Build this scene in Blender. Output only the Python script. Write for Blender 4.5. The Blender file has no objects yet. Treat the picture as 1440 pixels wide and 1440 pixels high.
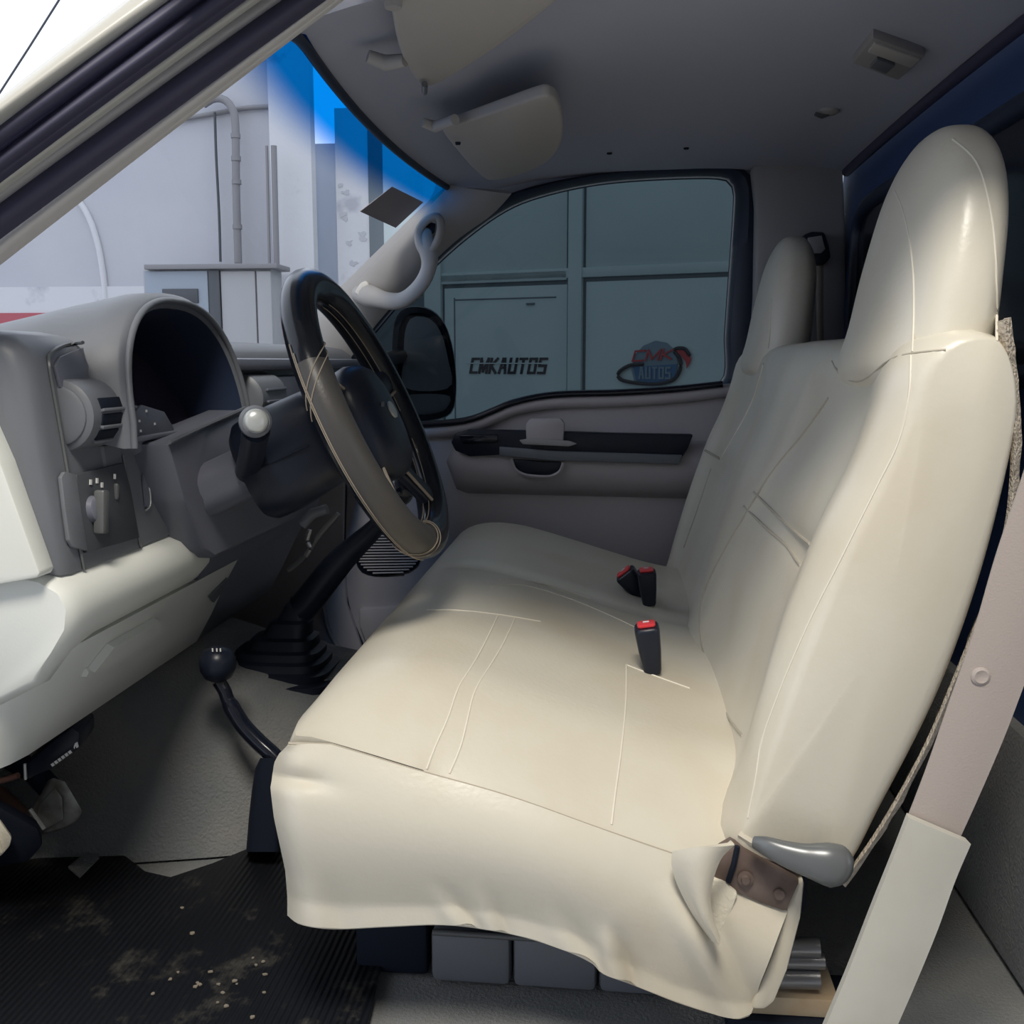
import bpy, bmesh, math, random
from mathutils import Vector, Matrix
from mathutils.bvhtree import BVHTree

random.seed(7)
V = Vector
SC = bpy.context.scene
COL = SC.collection

# ------------------------------------------------------------------ camera
# world frame: X = towards the rear of the truck, Y = across the cab (driver side -> passenger side), Z up, cab floor z = 0
CAM = V((0.0, 0.0, 0.75))
FPX = 1440.0
TH = math.atan(0.1472)
PSI = math.atan(0.0972 * math.cos(TH))
FW = V((-math.sin(PSI) * math.cos(TH), math.cos(PSI) * math.cos(TH), -math.sin(TH)))
RT = V((math.cos(PSI), math.sin(PSI), 0))
UP = RT.cross(FW)
cd = bpy.data.cameras.new('camera')
cd.sensor_width = 36.0
cd.lens = 36.0
cd.clip_start = 0.02
cd.clip_end = 200
cam = bpy.data.objects.new('camera', cd)
COL.objects.link(cam)
cam.matrix_world = Matrix(((RT.x, UP.x, -FW.x, CAM.x), (RT.y, UP.y, -FW.y, CAM.y), (RT.z, UP.z, -FW.z, CAM.z), (0, 0, 0, 1)))
SC.camera = cam

# ------------------------------------------------------------------ light
SC.view_settings.view_transform = 'Standard'
SC.view_settings.look = 'None'
SC.view_settings.exposure = 0.0
SC.view_settings.gamma = 1.0
SC.view_settings.use_curve_mapping = False
w = bpy.data.worlds.new('overcast_sky')
SC.world = w
w.use_nodes = True
wt = w.node_tree
bg = wt.nodes['Background']
bg.inputs[1].default_value = 1.38
nz = wt.nodes.new('ShaderNodeTexNoise')
nz.inputs['Scale'].default_value = 2.2
nz.inputs['Detail'].default_value = 4
rmp = wt.nodes.new('ShaderNodeValToRGB')
rmp.color_ramp.elements[0].color = (0.78, 0.89, 1.06, 1)
rmp.color_ramp.elements[0].position = 0.3
rmp.color_ramp.elements[1].color = (0.94, 1.0, 1.12, 1)
rmp.color_ramp.elements[1].position = 0.6
wt.links.new(nz.outputs['Fac'], rmp.inputs['Fac'])
wt.links.new(rmp.outputs['Color'], bg.inputs['Color'])


def area(name, loc, target, size, power, color):
    l = bpy.data.lights.new(name, 'AREA')
    l.shape = 'DISK'
    l.size = size
    l.energy = power
    l.color = color
    o = bpy.data.objects.new(name, l)
    COL.objects.link(o)
    o.location = loc
    o.rotation_euler = (V(target) - V(loc)).to_track_quat('-Z', 'Y').to_euler()
    return o


area('added_key_light', (-0.10, -0.48, 2.85), (-0.05, 1.1, 0.35), 0.8, 86, (1.0, 0.94, 0.84))  # unseen light, added high outside the open door to light the near seat


# ------------------------------------------------------------------ pixel -> place helpers (photo is 1440 x 1440)
def ray(u, v):
    return FW + RT * ((u - 720) / FPX) + UP * ((720 - v) / FPX)


def P(u, v, Y):
    d = ray(u, v)
    return CAM + d * (Y / d.y)


def PX(u, v, X):
    d = ray(u, v)
    return CAM + d * (X / d.x)


def PZ(u, v, Z):
    d = ray(u, v)
    return CAM + d * ((Z - CAM.z) / d.z)


def PP(u, v, p0, n):
    d = ray(u, v)
    return CAM + d * ((p0 - CAM).dot(n) / d.dot(n))


# ------------------------------------------------------------------ materials
MATS = {}


def mat(name, col, rough=0.5, metal=0.0, spec=0.5, bump=None, var=None, coat=0.0, sheen=0.0):
    """bump = (scale, strength, distance); var = (scale, colour2, lo, hi)"""
    m = bpy.data.materials.new(name)
    m.use_nodes = True
    nt = m.node_tree
    b = nt.nodes['Principled BSDF']
    b.inputs['Base Color'].default_value = (*col, 1)
    b.inputs['Roughness'].default_value = rough
    b.inputs['Metallic'].default_value = metal
    b.inputs['Specular IOR Level'].default_value = spec
    b.inputs['Coat Weight'].default_value = coat
    b.inputs['Sheen Weight'].default_value = sheen
    tc = nt.nodes.new('ShaderNodeTexCoord')
    if var:
        n = nt.nodes.new('ShaderNodeTexNoise')
        n.inputs['Scale'].default_value = var[0]
        n.inputs['Detail'].default_value = 6
        nt.links.new(tc.outputs['Object'], n.inputs['Vector'])
        r = nt.nodes.new('ShaderNodeValToRGB')
        r.color_ramp.elements[0].position = var[2]
        r.color_ramp.elements[0].color = (*col, 1)
        r.color_ramp.elements[1].position = var[3]
        r.color_ramp.elements[1].color = (*var[1], 1)
        nt.links.new(n.outputs['Fac'], r.inputs['Fac'])
        nt.links.new(r.outputs['Color'], b.inputs['Base Color'])
    if bump:
        n2 = nt.nodes.new('ShaderNodeTexNoise')
        n2.inputs['Scale'].default_value = bump[0]
        n2.inputs['Detail'].default_value = 3
        nt.links.new(tc.outputs['Object'], n2.inputs['Vector'])
        bp = nt.nodes.new('ShaderNodeBump')
        bp.inputs['Strength'].default_value = bump[1]
        bp.inputs['Distance'].default_value = bump[2]
        nt.links.new(n2.outputs['Fac'], bp.inputs['Height'])
        nt.links.new(bp.outputs['Normal'], b.inputs['Normal'])
    MATS[name] = m
    return m


def glass(name, tint, refl=0.06, rough=0.02, band=None):
    """thin pane: tinted transparency plus a little mirror reflection; band = (z0, z1, colour) for a shade strip"""
    m = bpy.data.materials.new(name)
    m.use_nodes = True
    nt = m.node_tree
    nt.nodes.clear()
    out = nt.nodes.new('ShaderNodeOutputMaterial')
    tr = nt.nodes.new('ShaderNodeBsdfTransparent')
    tr.inputs[0].default_value = (*tint, 1)
    gl = nt.nodes.new('ShaderNodeBsdfGlossy')
    gl.inputs['Roughness'].default_value = rough
    mx = nt.nodes.new('ShaderNodeMixShader')
    mx.inputs[0].default_value = refl
    nt.links.new(tr.outputs[0], mx.inputs[1])
    nt.links.new(gl.outputs[0], mx.inputs[2])
    nt.links.new(mx.outputs[0], out.inputs[0])
    if band:
        at = nt.nodes.new('ShaderNodeAttribute')
        at.attribute_name = 'height'
        mr = nt.nodes.new('ShaderNodeMapRange')
        mr.interpolation_type = 'SMOOTHSTEP'
        mr.inputs[1].default_value = band[0]
        mr.inputs[2].default_value = band[1]
        nt.links.new(at.outputs['Fac'], mr.inputs[0])
        mc = nt.nodes.new('ShaderNodeMix')
        mc.data_type = 'RGBA'
        nt.links.new(mr.outputs[0], mc.inputs['Factor'])
        mc.inputs['A'].default_value = (*tint, 1)
        mc.inputs['B'].default_value = (*band[2], 1)
        nt.links.new(mc.outputs['Result'], tr.inputs[0])
    MATS[name] = m
    return m


mat('crumb', (0.22, 0.19, 0.15), 0.9)
mat('leather', (0.60, 0.565, 0.475), 0.32, spec=0.5, bump=(160, 0.12, 0.002), var=(5, (0.55, 0.49, 0.38), 0.45, 0.75))
mat('leather_seam', (0.40, 0.36, 0.29), 0.6)
mat('leather_pale_thread', (0.66, 0.62, 0.53), 0.6)
mat('foam', (0.80, 0.74, 0.60), 0.9, bump=(300, 0.4, 0.002))
mat('carpet_tan', (0.42, 0.36, 0.29), 0.95, bump=(260, 0.9, 0.006), var=(160, (0.62, 0.55, 0.45), 0.35, 0.65))
mat('carpet_grey', (0.155, 0.165, 0.17), 0.95, bump=(220, 0.7, 0.005), var=(7, (0.21, 0.205, 0.195), 0.4, 0.7), sheen=0.2)
mat('carpet_brown', (0.06, 0.05, 0.042), 0.95, bump=(220, 0.7, 0.005), var=(8, (0.09, 0.08, 0.07), 0.4, 0.7))
mat('headliner', (0.43, 0.45, 0.54), 0.9, bump=(400, 0.15, 0.001))  # bluish cast of the shade is put into the fabric colour
mat('visor', (0.40, 0.385, 0.37), 0.8, bump=(300, 0.15, 0.001))
mat('trim_grey', (0.34, 0.33, 0.33), 0.55, bump=(350, 0.1, 0.0008))
mat('trim_beige', (0.60, 0.58, 0.555), 0.5, bump=(350, 0.1, 0.0008))
mat('door_plastic', (0.44, 0.41, 0.425), 0.5, bump=(300, 0.12, 0.0008))
mat('dash_dark', (0.14, 0.148, 0.185), 0.38, bump=(350, 0.12, 0.0008))
mat('dash_mid', (0.15, 0.16, 0.18), 0.45, bump=(350, 0.12, 0.0008))
mat('dash_light', (0.72, 0.735, 0.69), 0.45, bump=(350, 0.12, 0.0008))
mat('black_plastic', (0.011, 0.015, 0.027), 0.35, spec=0.32, bump=(300, 0.08, 0.0006))  # the blacks here carry the navy tint of the shadows in their colour
mat('black_matte', (0.005, 0.009, 0.020), 0.75, spec=0.3)
mat('black_gloss', (0.008, 0.010, 0.018), 0.12)
mat('rubber', (0.011, 0.019, 0.042), 0.5)
mat('rubber_seal', (0.045, 0.045, 0.085), 0.55)
mat('wheel_leather', (0.010, 0.012, 0.017), 0.2, spec=0.35, bump=(260, 0.05, 0.001))
mat('wheel_leather_grey', (0.055, 0.052, 0.05), 0.42, bump=(300, 0.2, 0.001))
mat('thread', (0.27, 0.23, 0.185), 0.8)
mat('silver', (0.62, 0.63, 0.62), 0.25, metal=0.9)
mat('silver_paint', (0.48, 0.50, 0.49), 0.3, metal=0.3)
mat('lever_grey', (0.13, 0.137, 0.14), 0.3, metal=0.2)
mat('steel_dark', (0.34, 0.34, 0.35), 0.3, metal=0.8)
mat('bracket_brown', (0.12, 0.085, 0.07), 0.5, metal=0.2, var=(30, (0.2, 0.15, 0.13), 0.4, 0.7))
mat('belt_web', (0.37, 0.32, 0.29), 0.75, bump=(500, 0.3, 0.001))
mat('belt_sleeve', (0.47, 0.455, 0.40), 0.5, bump=(90, 0.05, 0.001), var=(14, (0.42, 0.40, 0.35), 0.45, 0.8))
mat('red_button', (0.75, 0.05, 0.06), 0.35)
mat('white_mark', (0.8, 0.8, 0.78), 0.6)
mat('red_mark', (0.6, 0.03, 0.05), 0.6)
mat('navy_panel', (0.022, 0.055, 0.16), 0.6)
mat('wood', (0.50, 0.40, 0.27), 0.7, var=(25, (0.45, 0.30, 0.17), 0.45, 0.8))
mat('body_paint', (0.46, 0.455, 0.42), 0.3, coat=0.5)
mat('plaster', (0.50, 0.50, 0.53), 0.9, var=(1.1, (0.45, 0.455, 0.50), 0.4, 0.7), bump=(20, 0.2, 0.01))
mat('plaster_white', (0.62, 0.62, 0.645), 0.9, var=(4.5, (0.45, 0.45, 0.49), 0.62, 0.72), bump=(14, 0.3, 0.01))
mat('plaster_lit_blue', (0.55, 0.62, 0.74), 0.9)  # bluish light on the recessed wall, put into its plaster colour
mat('dado_red', (0.42, 0.09, 0.11), 0.7)
mat('pipe_grey', (0.23, 0.225, 0.235), 0.6)
mat('cabinet_blue', (0.27, 0.31, 0.37), 0.5)
mat('cabinet_grey', (0.36, 0.36, 0.37), 0.6)
mat('cabinet_dark', (0.06, 0.065, 0.075), 0.5)
mat('gate_paint', (0.60, 0.68, 0.68), 0.45, var=(1.3, (0.54, 0.62, 0.63), 0.4, 0.7))
mat('gate_line', (0.16, 0.19, 0.21), 0.6)
mat('letter_black', (0.03, 0.03, 0.04), 0.6)
mat('logo_blue', (0.06, 0.16, 0.32), 0.6)
mat('logo_grey', (0.22, 0.30, 0.36), 0.6)
mat('logo_red', (0.55, 0.06, 0.07), 0.6)
mat('concrete', (0.45, 0.45, 0.45), 0.9, var=(1.5, (0.38, 0.38, 0.39), 0.4, 0.7))
mat('mirror_glass', (0.50, 0.53, 0.58), 0.2, metal=0.3)  # grey reflection in the mirror is put into the base colour
mat('sticker', (0.34, 0.31, 0.33), 0.6)
mat('sticker_print', (0.20, 0.18, 0.20), 0.6)
mat('lamp_lens', (0.55, 0.53, 0.50), 0.3)
mat('shaded_hood_lining', (0.012, 0.022, 0.055), 0.6)  # shade inside the cluster hood, put into a dark navy colour
mat('lens_dark', (0.05, 0.045, 0.07), 0.22)
mat('wire_red', (0.15, 0.075, 0.06), 0.6)
mat('pedal_metal', (0.30, 0.30, 0.28), 0.4, metal=0.4, var=(40, (0.14, 0.13, 0.12), 0.4, 0.7))
glass('windshield_glass', (0.93, 0.95, 0.97), 0.035, band=(1.055, 1.10, (0.0, 0.20, 0.60)))
glass('tinted_glass', (0.105, 0.135, 0.15), 0.015)
glass('rear_glass', (0.01, 0.015, 0.03), 0.05)


def mat_mat():
    """ribbed rubber floor mat with ground-in dirt"""
    m = mat('floor_rubber', (0.006, 0.007, 0.010), 0.5, spec=0.3)
    nt = m.node_tree
    b = nt.nodes['Principled BSDF']
    tc = nt.nodes.new('ShaderNodeTexCoord')
    wv = nt.nodes.new('ShaderNodeTexWave')
    wv.bands_direction = 'X'
    wv.inputs['Scale'].default_value = 38
    wv.inputs['Distortion'].default_value = 0.6
    nt.links.new(tc.outputs['Object'], wv.inputs['Vector'])
    n1 = nt.nodes.new('ShaderNodeTexNoise')
    n1.inputs['Scale'].default_value = 9
    n1.inputs['Detail'].default_value = 8
    n1.inputs['Roughness'].default_value = 0.75
    nt.links.new(tc.outputs['Object'], n1.inputs['Vector'])
    r = nt.nodes.new('ShaderNodeValToRGB')
    r.color_ramp.elements[0].position = 0.55
    r.color_ramp.elements[0].color = (0.006, 0.007, 0.010, 1)
    r.color_ramp.elements[1].position = 0.85
    r.color_ramp.elements[1].color = (0.13, 0.12, 0.10, 1)
    nt.links.new(n1.outputs['Fac'], r.inputs['Fac'])
    nt.links.new(r.outputs['Color'], b.inputs['Base Color'])
    bp = nt.nodes.new('ShaderNodeBump')
    bp.inputs['Strength'].default_value = 0.5
    bp.inputs['Distance'].default_value = 0.003
    nt.links.new(wv.outputs['Fac'], bp.inputs['Height'])
    nt.links.new(bp.outputs['Normal'], b.inputs['Normal'])


mat_mat()


# ------------------------------------------------------------------ object helpers
def world_loc(o):
    p = V((0, 0, 0))
    while o:
        p += o.location
        o = o.parent
    return p


def thing(name, label, cat, loc=(0, 0, 0), group=None, kind=None):
    o = bpy.data.objects.new(name, None)
    COL.objects.link(o)
    o.empty_display_size = 0.05
    o.location = loc
    if label:
        o['label'] = label
    if cat:
        o['category'] = cat
    if group:
        o['group'] = group
    if kind:
        o['kind'] = kind
    return o


def tag(o, label=None, cat=None, group=None, kind=None):
    if label:
        o['label'] = label
    if cat:
        o['category'] = cat
    if group:
        o['group'] = group
    if kind:
        o['kind'] = kind
    return o


def finish(name, bm, m, parent=None, angle=40, recalc=True):
    if recalc:
        bmesh.ops.recalc_face_normals(bm, faces=bm.faces)
    if parent is not None:
        off = world_loc(parent)
    else:
        xs = [v.co for v in bm.verts]
        off = V(((min(p.x for p in xs) + max(p.x for p in xs)) / 2, (min(p.y for p in xs) + max(p.y for p in xs)) / 2, min(p.z for p in xs)))
    for v in bm.verts:
        v.co -= off
    me = bpy.data.meshes.new(name)
    bm.to_mesh(me)
    bm.free()
    for p in me.polygons:
        p.use_smooth = True
    me.set_sharp_from_angle(angle=math.radians(angle))
    me.materials.append(MATS[m])
    o = bpy.data.objects.new(name, me)
    COL.objects.link(o)
    if parent is not None:
        o.parent = parent
    else:
        o.location = off
    return o


def lerp(a, b, t):
    return a + (b - a) * t


def crom(pts, n, closed=False):
    """Catmull-Rom resample of a point list (any dimension, as Vectors) to n points by arc length"""
    k = len(pts)
    out = []
    segs = k if closed else k - 1
    for i in range(segs):
        if closed:
            p0, p1, p2, p3 = pts[(i - 1) % k], pts[i], pts[(i + 1) % k], pts[(i + 2) % k]
        else:
            p1, p2 = pts[i], pts[i + 1]
            p0 = pts[i - 1] if i > 0 else p1 * 2 - p2
            p3 = pts[i + 2] if i + 2 < k else p2 * 2 - p1
        for j in range(12):
            t = j / 12
            out.append(0.5 * ((2 * p1) + (p2 - p0) * t + (2 * p0 - 5 * p1 + 4 * p2 - p3) * t * t + (3 * p1 - p0 - 3 * p2 + p3) * t ** 3))
    out.append(pts[0].copy() if closed else pts[-1].copy())
    L = [0.0]
    for a, b in zip(out, out[1:]):
        L.append(L[-1] + (b - a).length)
    tot = L[-1]
    res = []
    m = n if closed else n - 1
    j = 0
    for i in range(n):
        s = tot * i / m
        while j < len(L) - 2 and L[j + 1] < s:
            j += 1
        d = L[j + 1] - L[j]
        res.append(out[j].lerp(out[j + 1], 0 if d == 0 else (s - L[j]) / d))
    return res


def pl(pts, n, smooth=True):
    """px tuples -> resampled 2D px list"""
    vs = [V(p) for p in pts]
    return crom(vs, n) if smooth else vs


def interp(tab, x):
    if x <= tab[0][0]:
        return tab[0][1]
    for (a, b), (c, d) in zip(tab, tab[1:]):
        if x <= c:
            t = (x - a) / (c - a) if c > a else 0
            return b + (d - b) * t
    return tab[-1][1]


def bm_grid(rows, bm=None, close_u=False, close_v=False):
    bm = bm or bmesh.new()
    vs = [[bm.verts.new(p) for p in r] for r in rows]
    nr, nc = len(rows), len(rows[0])
    for i in range(nr if close_v else nr - 1):
        for j in range(nc if close_u else nc - 1):
            a, b, c, d = vs[i][j], vs[i][(j + 1) % nc], vs[(i + 1) % nr][(j + 1) % nc], vs[(i + 1) % nr][j]
            try:
                bm.faces.new((a, b, c, d))
            except ValueError:
                pass
    return bm, vs


def solid(bm, t):
    """give a sheet real thickness (back side goes against the normals)"""
    bmesh.ops.recalc_face_normals(bm, faces=bm.faces)
    bmesh.ops.solidify(bm, geom=list(bm.faces), thickness=t)
    return bm


def sheet(name, rows, m, parent=None, t=0.004, angle=40):
    bm, _ = bm_grid(rows)
    solid(bm, t)
    return finish(name, bm, m, parent, angle)


def loft(name, secs, m, parent=None, caps=True, angle=40):
    """closed sections -> skin"""
    bm, vs = bm_grid(secs, close_u=True)
    if caps:
        for ring in (vs[0], vs[-1]):
            try:
                bm.faces.new(ring)
            except ValueError:
                pass
    return finish(name, bm, m, parent, angle)


def prism(name, pts, ext, m, parent=None, bevel=0.0, seg=2, angle=35):
    bm = bmesh.new()
    ext = V(ext)
    a = [bm.verts.new(p) for p in pts]
    b = [bm.verts.new(V(p) + ext) for p in pts]
    bm.faces.new(a)
    bm.faces.new(b)
    n = len(pts)
    for i in range(n):
        bm.faces.new((a[i], a[(i + 1) % n], b[(i + 1) % n], b[i]))
    bmesh.ops.recalc_face_normals(bm, faces=bm.faces)
    if bevel:
        bmesh.ops.bevel(bm, geom=list(bm.edges), offset=bevel, segments=seg, profile=0.5, affect='EDGES', clamp_overlap=True)
    return finish(name, bm, m, parent, angle)


def box(name, c, s, m, parent=None, bevel=0.0, rot=None, seg=2):
    bm = bmesh.new()
    bmesh.ops.create_cube(bm, size=1)
    for v in bm.verts:
        v.co = V((v.co.x * s[0], v.co.y * s[1], v.co.z * s[2]))
    if bevel:
        bmesh.ops.bevel(bm, geom=list(bm.edges), offset=bevel, segments=seg, profile=0.5, affect='EDGES', clamp_overlap=True)
    for v in bm.verts:
        p = v.co.copy()
        if rot is not None:
            p = rot @ p
        v.co = p + V(c)
    return finish(name, bm, m, parent, 35)


def frames(pts, ref=V((0, 0, 1))):
    fr = []
    for i, p in enumerate(pts):
        t = (pts[min(i + 1, len(pts) - 1)] - pts[max(i - 1, 0)]).normalized()
        s = t.cross(ref)
        if s.length < 1e-4:
            s = t.cross(V((1, 0, 0)))
        s.normalize()
        fr.append((t, s, s.cross(t)))
    return fr


def tube_bm(pts, r, n=10, ref=V((0, 0, 1)), flat=1.0, closed=False, bm=None):
    pts = [V(p) for p in pts]
    k = len(pts)
    rr = r if isinstance(r, (list, tuple)) else [r] * k
    secs = []
    if closed:
        fr = []
        for i in range(k):
            t = (pts[(i + 1) % k] - pts[i - 1]).normalized()
            s = t.cross(ref)
            s.normalize()
            fr.append((t, s, s.cross(t)))
    else:
        fr = frames(pts, ref)
    for i, p in enumerate(pts):
        t, s, b = fr[i]
        secs.append([p + s * (rr[i] * math.cos(2 * math.pi * q / n)) + b * (rr[i] * flat * math.sin(2 * math.pi * q / n)) for q in range(n)])
    bm, vs = bm_grid(secs, bm=bm, close_u=True, close_v=closed)
    if not closed:
        bm.faces.new(vs[0])
        bm.faces.new(vs[-1])
    return bm


def tube(name, pts, r, m, parent=None, n=10, ref=V((0, 0, 1)), flat=1.0, closed=False):
    return finish(name, tube_bm(pts, r, n, ref, flat, closed), m, parent, 50)


def lathe(name, c, axis, prof, m, parent=None, n=24, angle=35):
    """prof = [(distance along axis, radius)]"""
    axis = V(axis).normalized()
    s = axis.cross(V((0, 0, 1)))
    if s.length < 1e-3:
        s = V((1, 0, 0))
    s.normalize()
    b = axis.cross(s)
    secs = [[V(c) + axis * a + s * (r * math.cos(2 * math.pi * q / n)) + b * (r * math.sin(2 * math.pi * q / n)) for q in range(n)] for a, r in prof]
    return loft(name, secs, m, parent, True, angle)


def ball(name, c, rad, m, parent=None, axis=(0, 0, 1), n=20):
    pr = [(-math.cos(math.pi * i / 12) * rad, max(math.sin(math.pi * i / 12) * rad, rad * 0.02)) for i in range(13)]
    return lathe(name, c, axis, pr, m, parent, n, 60)


def sq(cx, cy, a, b, e=3.0, n=40):
    """superellipse outline"""
    o = []
    for i in range(n):
        t = 2 * math.pi * i / n
        c, s = math.cos(t), math.sin(t)
        o.append((cx + a * math.copysign(abs(c) ** (2 / e), c), cy + b * math.copysign(abs(s) ** (2 / e), s)))
    return o


def bvh_of(objs):
    vs, fs = [], []
    for o in objs:
        off = world_loc(o)
        base = len(vs)
        vs += [v.co + off for v in o.data.vertices]
        fs += [[base + i for i in p.vertices] for p in o.data.polygons]
    return BVHTree.FromPolygons(vs, fs)


def cast(bv, u, v, lift=0.0):
    d = ray(u, v).normalized()
    h = bv.ray_cast(CAM, d)
    if h[0] is None:
        return None
    return h[0] - d * lift


def seam(name, px, bv, r, m, parent, lift=0.0, n=None, smooth=True, flat=1.0):
    """a sewn line lying on a surface along a line of sight-points"""
    tot = sum((V(a) - V(b)).length for a, b in zip(px, px[1:]))
    n = n or max(4, int(tot / 9))
    q = pl(px, n) if smooth else crom([V(p) for p in px], n)
    pts = [cast(bv, a.x, a.y, lift) for a in q]
    pts = [p for p in pts if p is not None]
    good = [pts[0]]
    for p in pts[1:]:
        if (p - good[-1]).length < 0.09:
            good.append(p)
    if len(good) < 3:
        return None
    for _ in range(2):
        good = [good[0]] + [(good[i - 1] + good[i] * 2 + good[i + 1]) / 4 for i in range(1, len(good) - 1)] + [good[-1]]
    return tube(name, good, r, m, parent, n=6, flat=flat)


def patch(name, px, bv, m, parent, lift=0.001, t=0.002):
    """thin plate (its own thickness) lying on a surface"""
    pts = [cast(bv, u, v, lift) for u, v in px]
    if any(p is None for p in pts):
        return None
    n = (pts[1] - pts[0]).cross(pts[-1] - pts[0]).normalized()
    if n.dot(CAM - pts[0]) < 0:
        n = -n
    return prism(name, pts, n * t, m, parent)


GLYPH = {'C': [[(1, 1), (0, 1), (0, 0), (1, 0)]], 'M': [[(-0.1, 0), (-0.1, 1), (0.5, 0.1), (1.1, 1), (1.1, 0)]], 'K': [[(0, 0), (0, 1)], [(1, 1), (0.1, 0.5), (1, 0)]],
         'A': [[(0, 0), (0.38, 1), (0.62, 1), (1, 0)], [(0.2, 0.36), (0.8, 0.36)]], 'U': [[(0, 1), (0, 0), (1, 0), (1, 1)]], 'T': [[(0, 1), (1, 1)], [(0.5, 1), (0.5, 0)]],
         'O': [[(0, 0), (0, 1), (1, 1), (1, 0), (0, 0)]], 'S': [[(1, 1), (0, 1), (0, 0.5), (1, 0.5), (1, 0), (0, 0)]]}


def lettering(name, body, m, parent, o, xd, yd, h, w, shear=0.2, depth=0.006, thick=0.15):
    """block letters cut from sheet, one object for each letter"""
    o, xd, yd = V(o), V(xd), V(yd)
    nrm = xd.cross(yd).normalized()
    pitch = w / len(body)
    lw = pitch * 0.84
    t = thick * h * 0.5
    for k, ch in enumerate(body):
        bm = bmesh.new()
        for pi, st in enumerate(GLYPH[ch]):
            pts = [V((k * pitch + t + x * (lw - 2 * t), t + y * (h - 2 * t))) for x, y in st]
            for si, (a, b) in enumerate(zip(pts, pts[1:])):
                d = (b - a).normalized()
                n = V((-d.y, d.x)) * t
                e = d * t
                q = [a - e + n, b + e + n, b + e - n, a - e - n]
                dz = depth * (1 + 0.04 * (si + pi))
                lo_ = [bm.verts.new(o + xd * (p.x + shear * p.y) + yd * p.y) for p in q]
                hi_ = [bm.verts.new(o + xd * (p.x + shear * p.y) + yd * p.y + nrm * dz) for p in q]
                bm.faces.new(lo_)
                bm.faces.new(hi_)
                for i in range(4):
                    bm.faces.new((lo_[i], lo_[(i + 1) % 4], hi_[(i + 1) % 4], hi_[i]))
        finish(name, bm, m, parent, 30)


def text_mesh(name, body, m, parent, origin, xdir, ydir, height, width=None, shear=0.0, depth=0.004, bold=0.0):
    cu = bpy.data.curves.new('txt', 'FONT')
    cu.body = body
    cu.size = 1.0
    cu.shear = shear
    cu.offset = bold
    cu.resolution_u = 3
    o = bpy.data.objects.new('txt', cu)
    COL.objects.link(o)
    dg = bpy.context.evaluated_depsgraph_get()
    me = bpy.data.meshes.new_from_object(o.evaluated_get(dg))
    bpy.data.objects.remove(o)
    bpy.data.curves.remove(cu)
    xs = [v.co.x for v in me.vertices]
    ys = [v.co.y for v in me.vertices]
    x0, x1, y0, y1 = min(xs), max(xs), min(ys), max(ys)
    sy = height / (y1 - y0)
    sx = (width / (x1 - x0)) if width else sy
    nrm = V(xdir).cross(V(ydir)).normalized()
    bm = bmesh.new()
    bm.from_mesh(me)
    bpy.data.meshes.remove(me)
    for v in bm.verts:
        v.co = V(origin) + V(xdir) * ((v.co.x - x0) * sx) + V(ydir) * ((v.co.y - y0) * sy)
    ret = bmesh.ops.extrude_face_region(bm, geom=list(bm.faces))
    for g in ret['geom']:
        if isinstance(g, bmesh.types.BMVert):
            g.co += nrm * depth
    return finish(name, bm, m, parent, 30)


# =================================================================== THE YARD OUTSIDE
tag(box('ground', (0, 4, -0.83), (40, 40, 0.1), 'concrete'), 'grey concrete yard the truck stands on', 'ground', kind='structure')

YW = 7.0


def slab(name, u0, u1, v0, v1, Y, t, m, parent=None, bevel=0.0, z0=None, z1=None):
    a, b = P(u0, (v0 + v1) / 2, Y), P(u1, (v0 + v1) / 2, Y)
    zt = P((u0 + u1) / 2, v0, Y).z if z1 is None else z1
    zb = P((u0 + u1) / 2, v1, Y).z if z0 is None else z0
    return box(name, ((a.x + b.x) / 2, Y + t / 2, (zt + zb) / 2), (b.x - a.x, t, zt - zb), m, parent, bevel)


yw = tag(slab('wall_yard', 200, 380, 0, 400, YW, 0.25, 'plaster', z0=-0.78, z1=4.2), 'lavender grey plaster yard wall seen through the windshield', 'wall', kind='structure')
slab('wall_low_section', -700, 290, 190, 600, YW + 0.002, 0.24, 'plaster', yw, z0=-0.78)
slab('red_dado', -700, 380, 441, 600, YW - 0.03, 0.03, 'dado_red', yw, z0=-0.75)
slab('white_band', -700, 380, 405, 441, YW - 0.02, 0.02, 'plaster_white', yw)
# arched windshield reflection at the left, put on the wall as a pale tube
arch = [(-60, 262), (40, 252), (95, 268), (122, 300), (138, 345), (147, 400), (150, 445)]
tube('arch_reflection', [P(a.x, a.y, YW - 0.01) for a in pl(arch, 30)], 0.022, 'plaster_white', yw, n=8)
yp = tag(slab('wall_pier', 379, 437, 0, 400, YW - 0.12, 0.1, 'plaster_white', z0=-0.78, z1=4.2), 'pale plaster pier beside the vertical conduits', 'wall', kind='structure')
tag(slab('wall_gap', 430, 476, 202, 500, YW + 0.30, 0.2, 'plaster_lit_blue', z0=-0.78), 'low recessed wall, coloured bluish as lit, between the pier and the peeling wall', 'wall', kind='structure')
pe = tag(slab('wall_peeling', 474, 650, 150, 500, YW + 0.1, 0.3, 'plaster_white', z0=-0.78), 'white wall with peeling paint behind the windshield sticker', 'wall', kind='structure')
random.seed(3)
for k in range(14):
    u, v = random.choice([(random.uniform(488, 580), random.uniform(325, 345)), (random.uniform(488, 530), random.uniform(345, 420)), (random.uniform(478, 500), random.uniform(220, 330))])
    c = P(u, v, YW + 0.1)
    pts = []
    for q in range(9):
        a = 2 * math.pi * q / 9
        rr = random.uniform(0.008, 0.035)
        pts.append(c + V((rr * math.cos(a), 0, rr * 0.8 * math.sin(a))))
    prism('paint_scar', pts, (0, -0.004, 0), 'plaster', pe)

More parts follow.
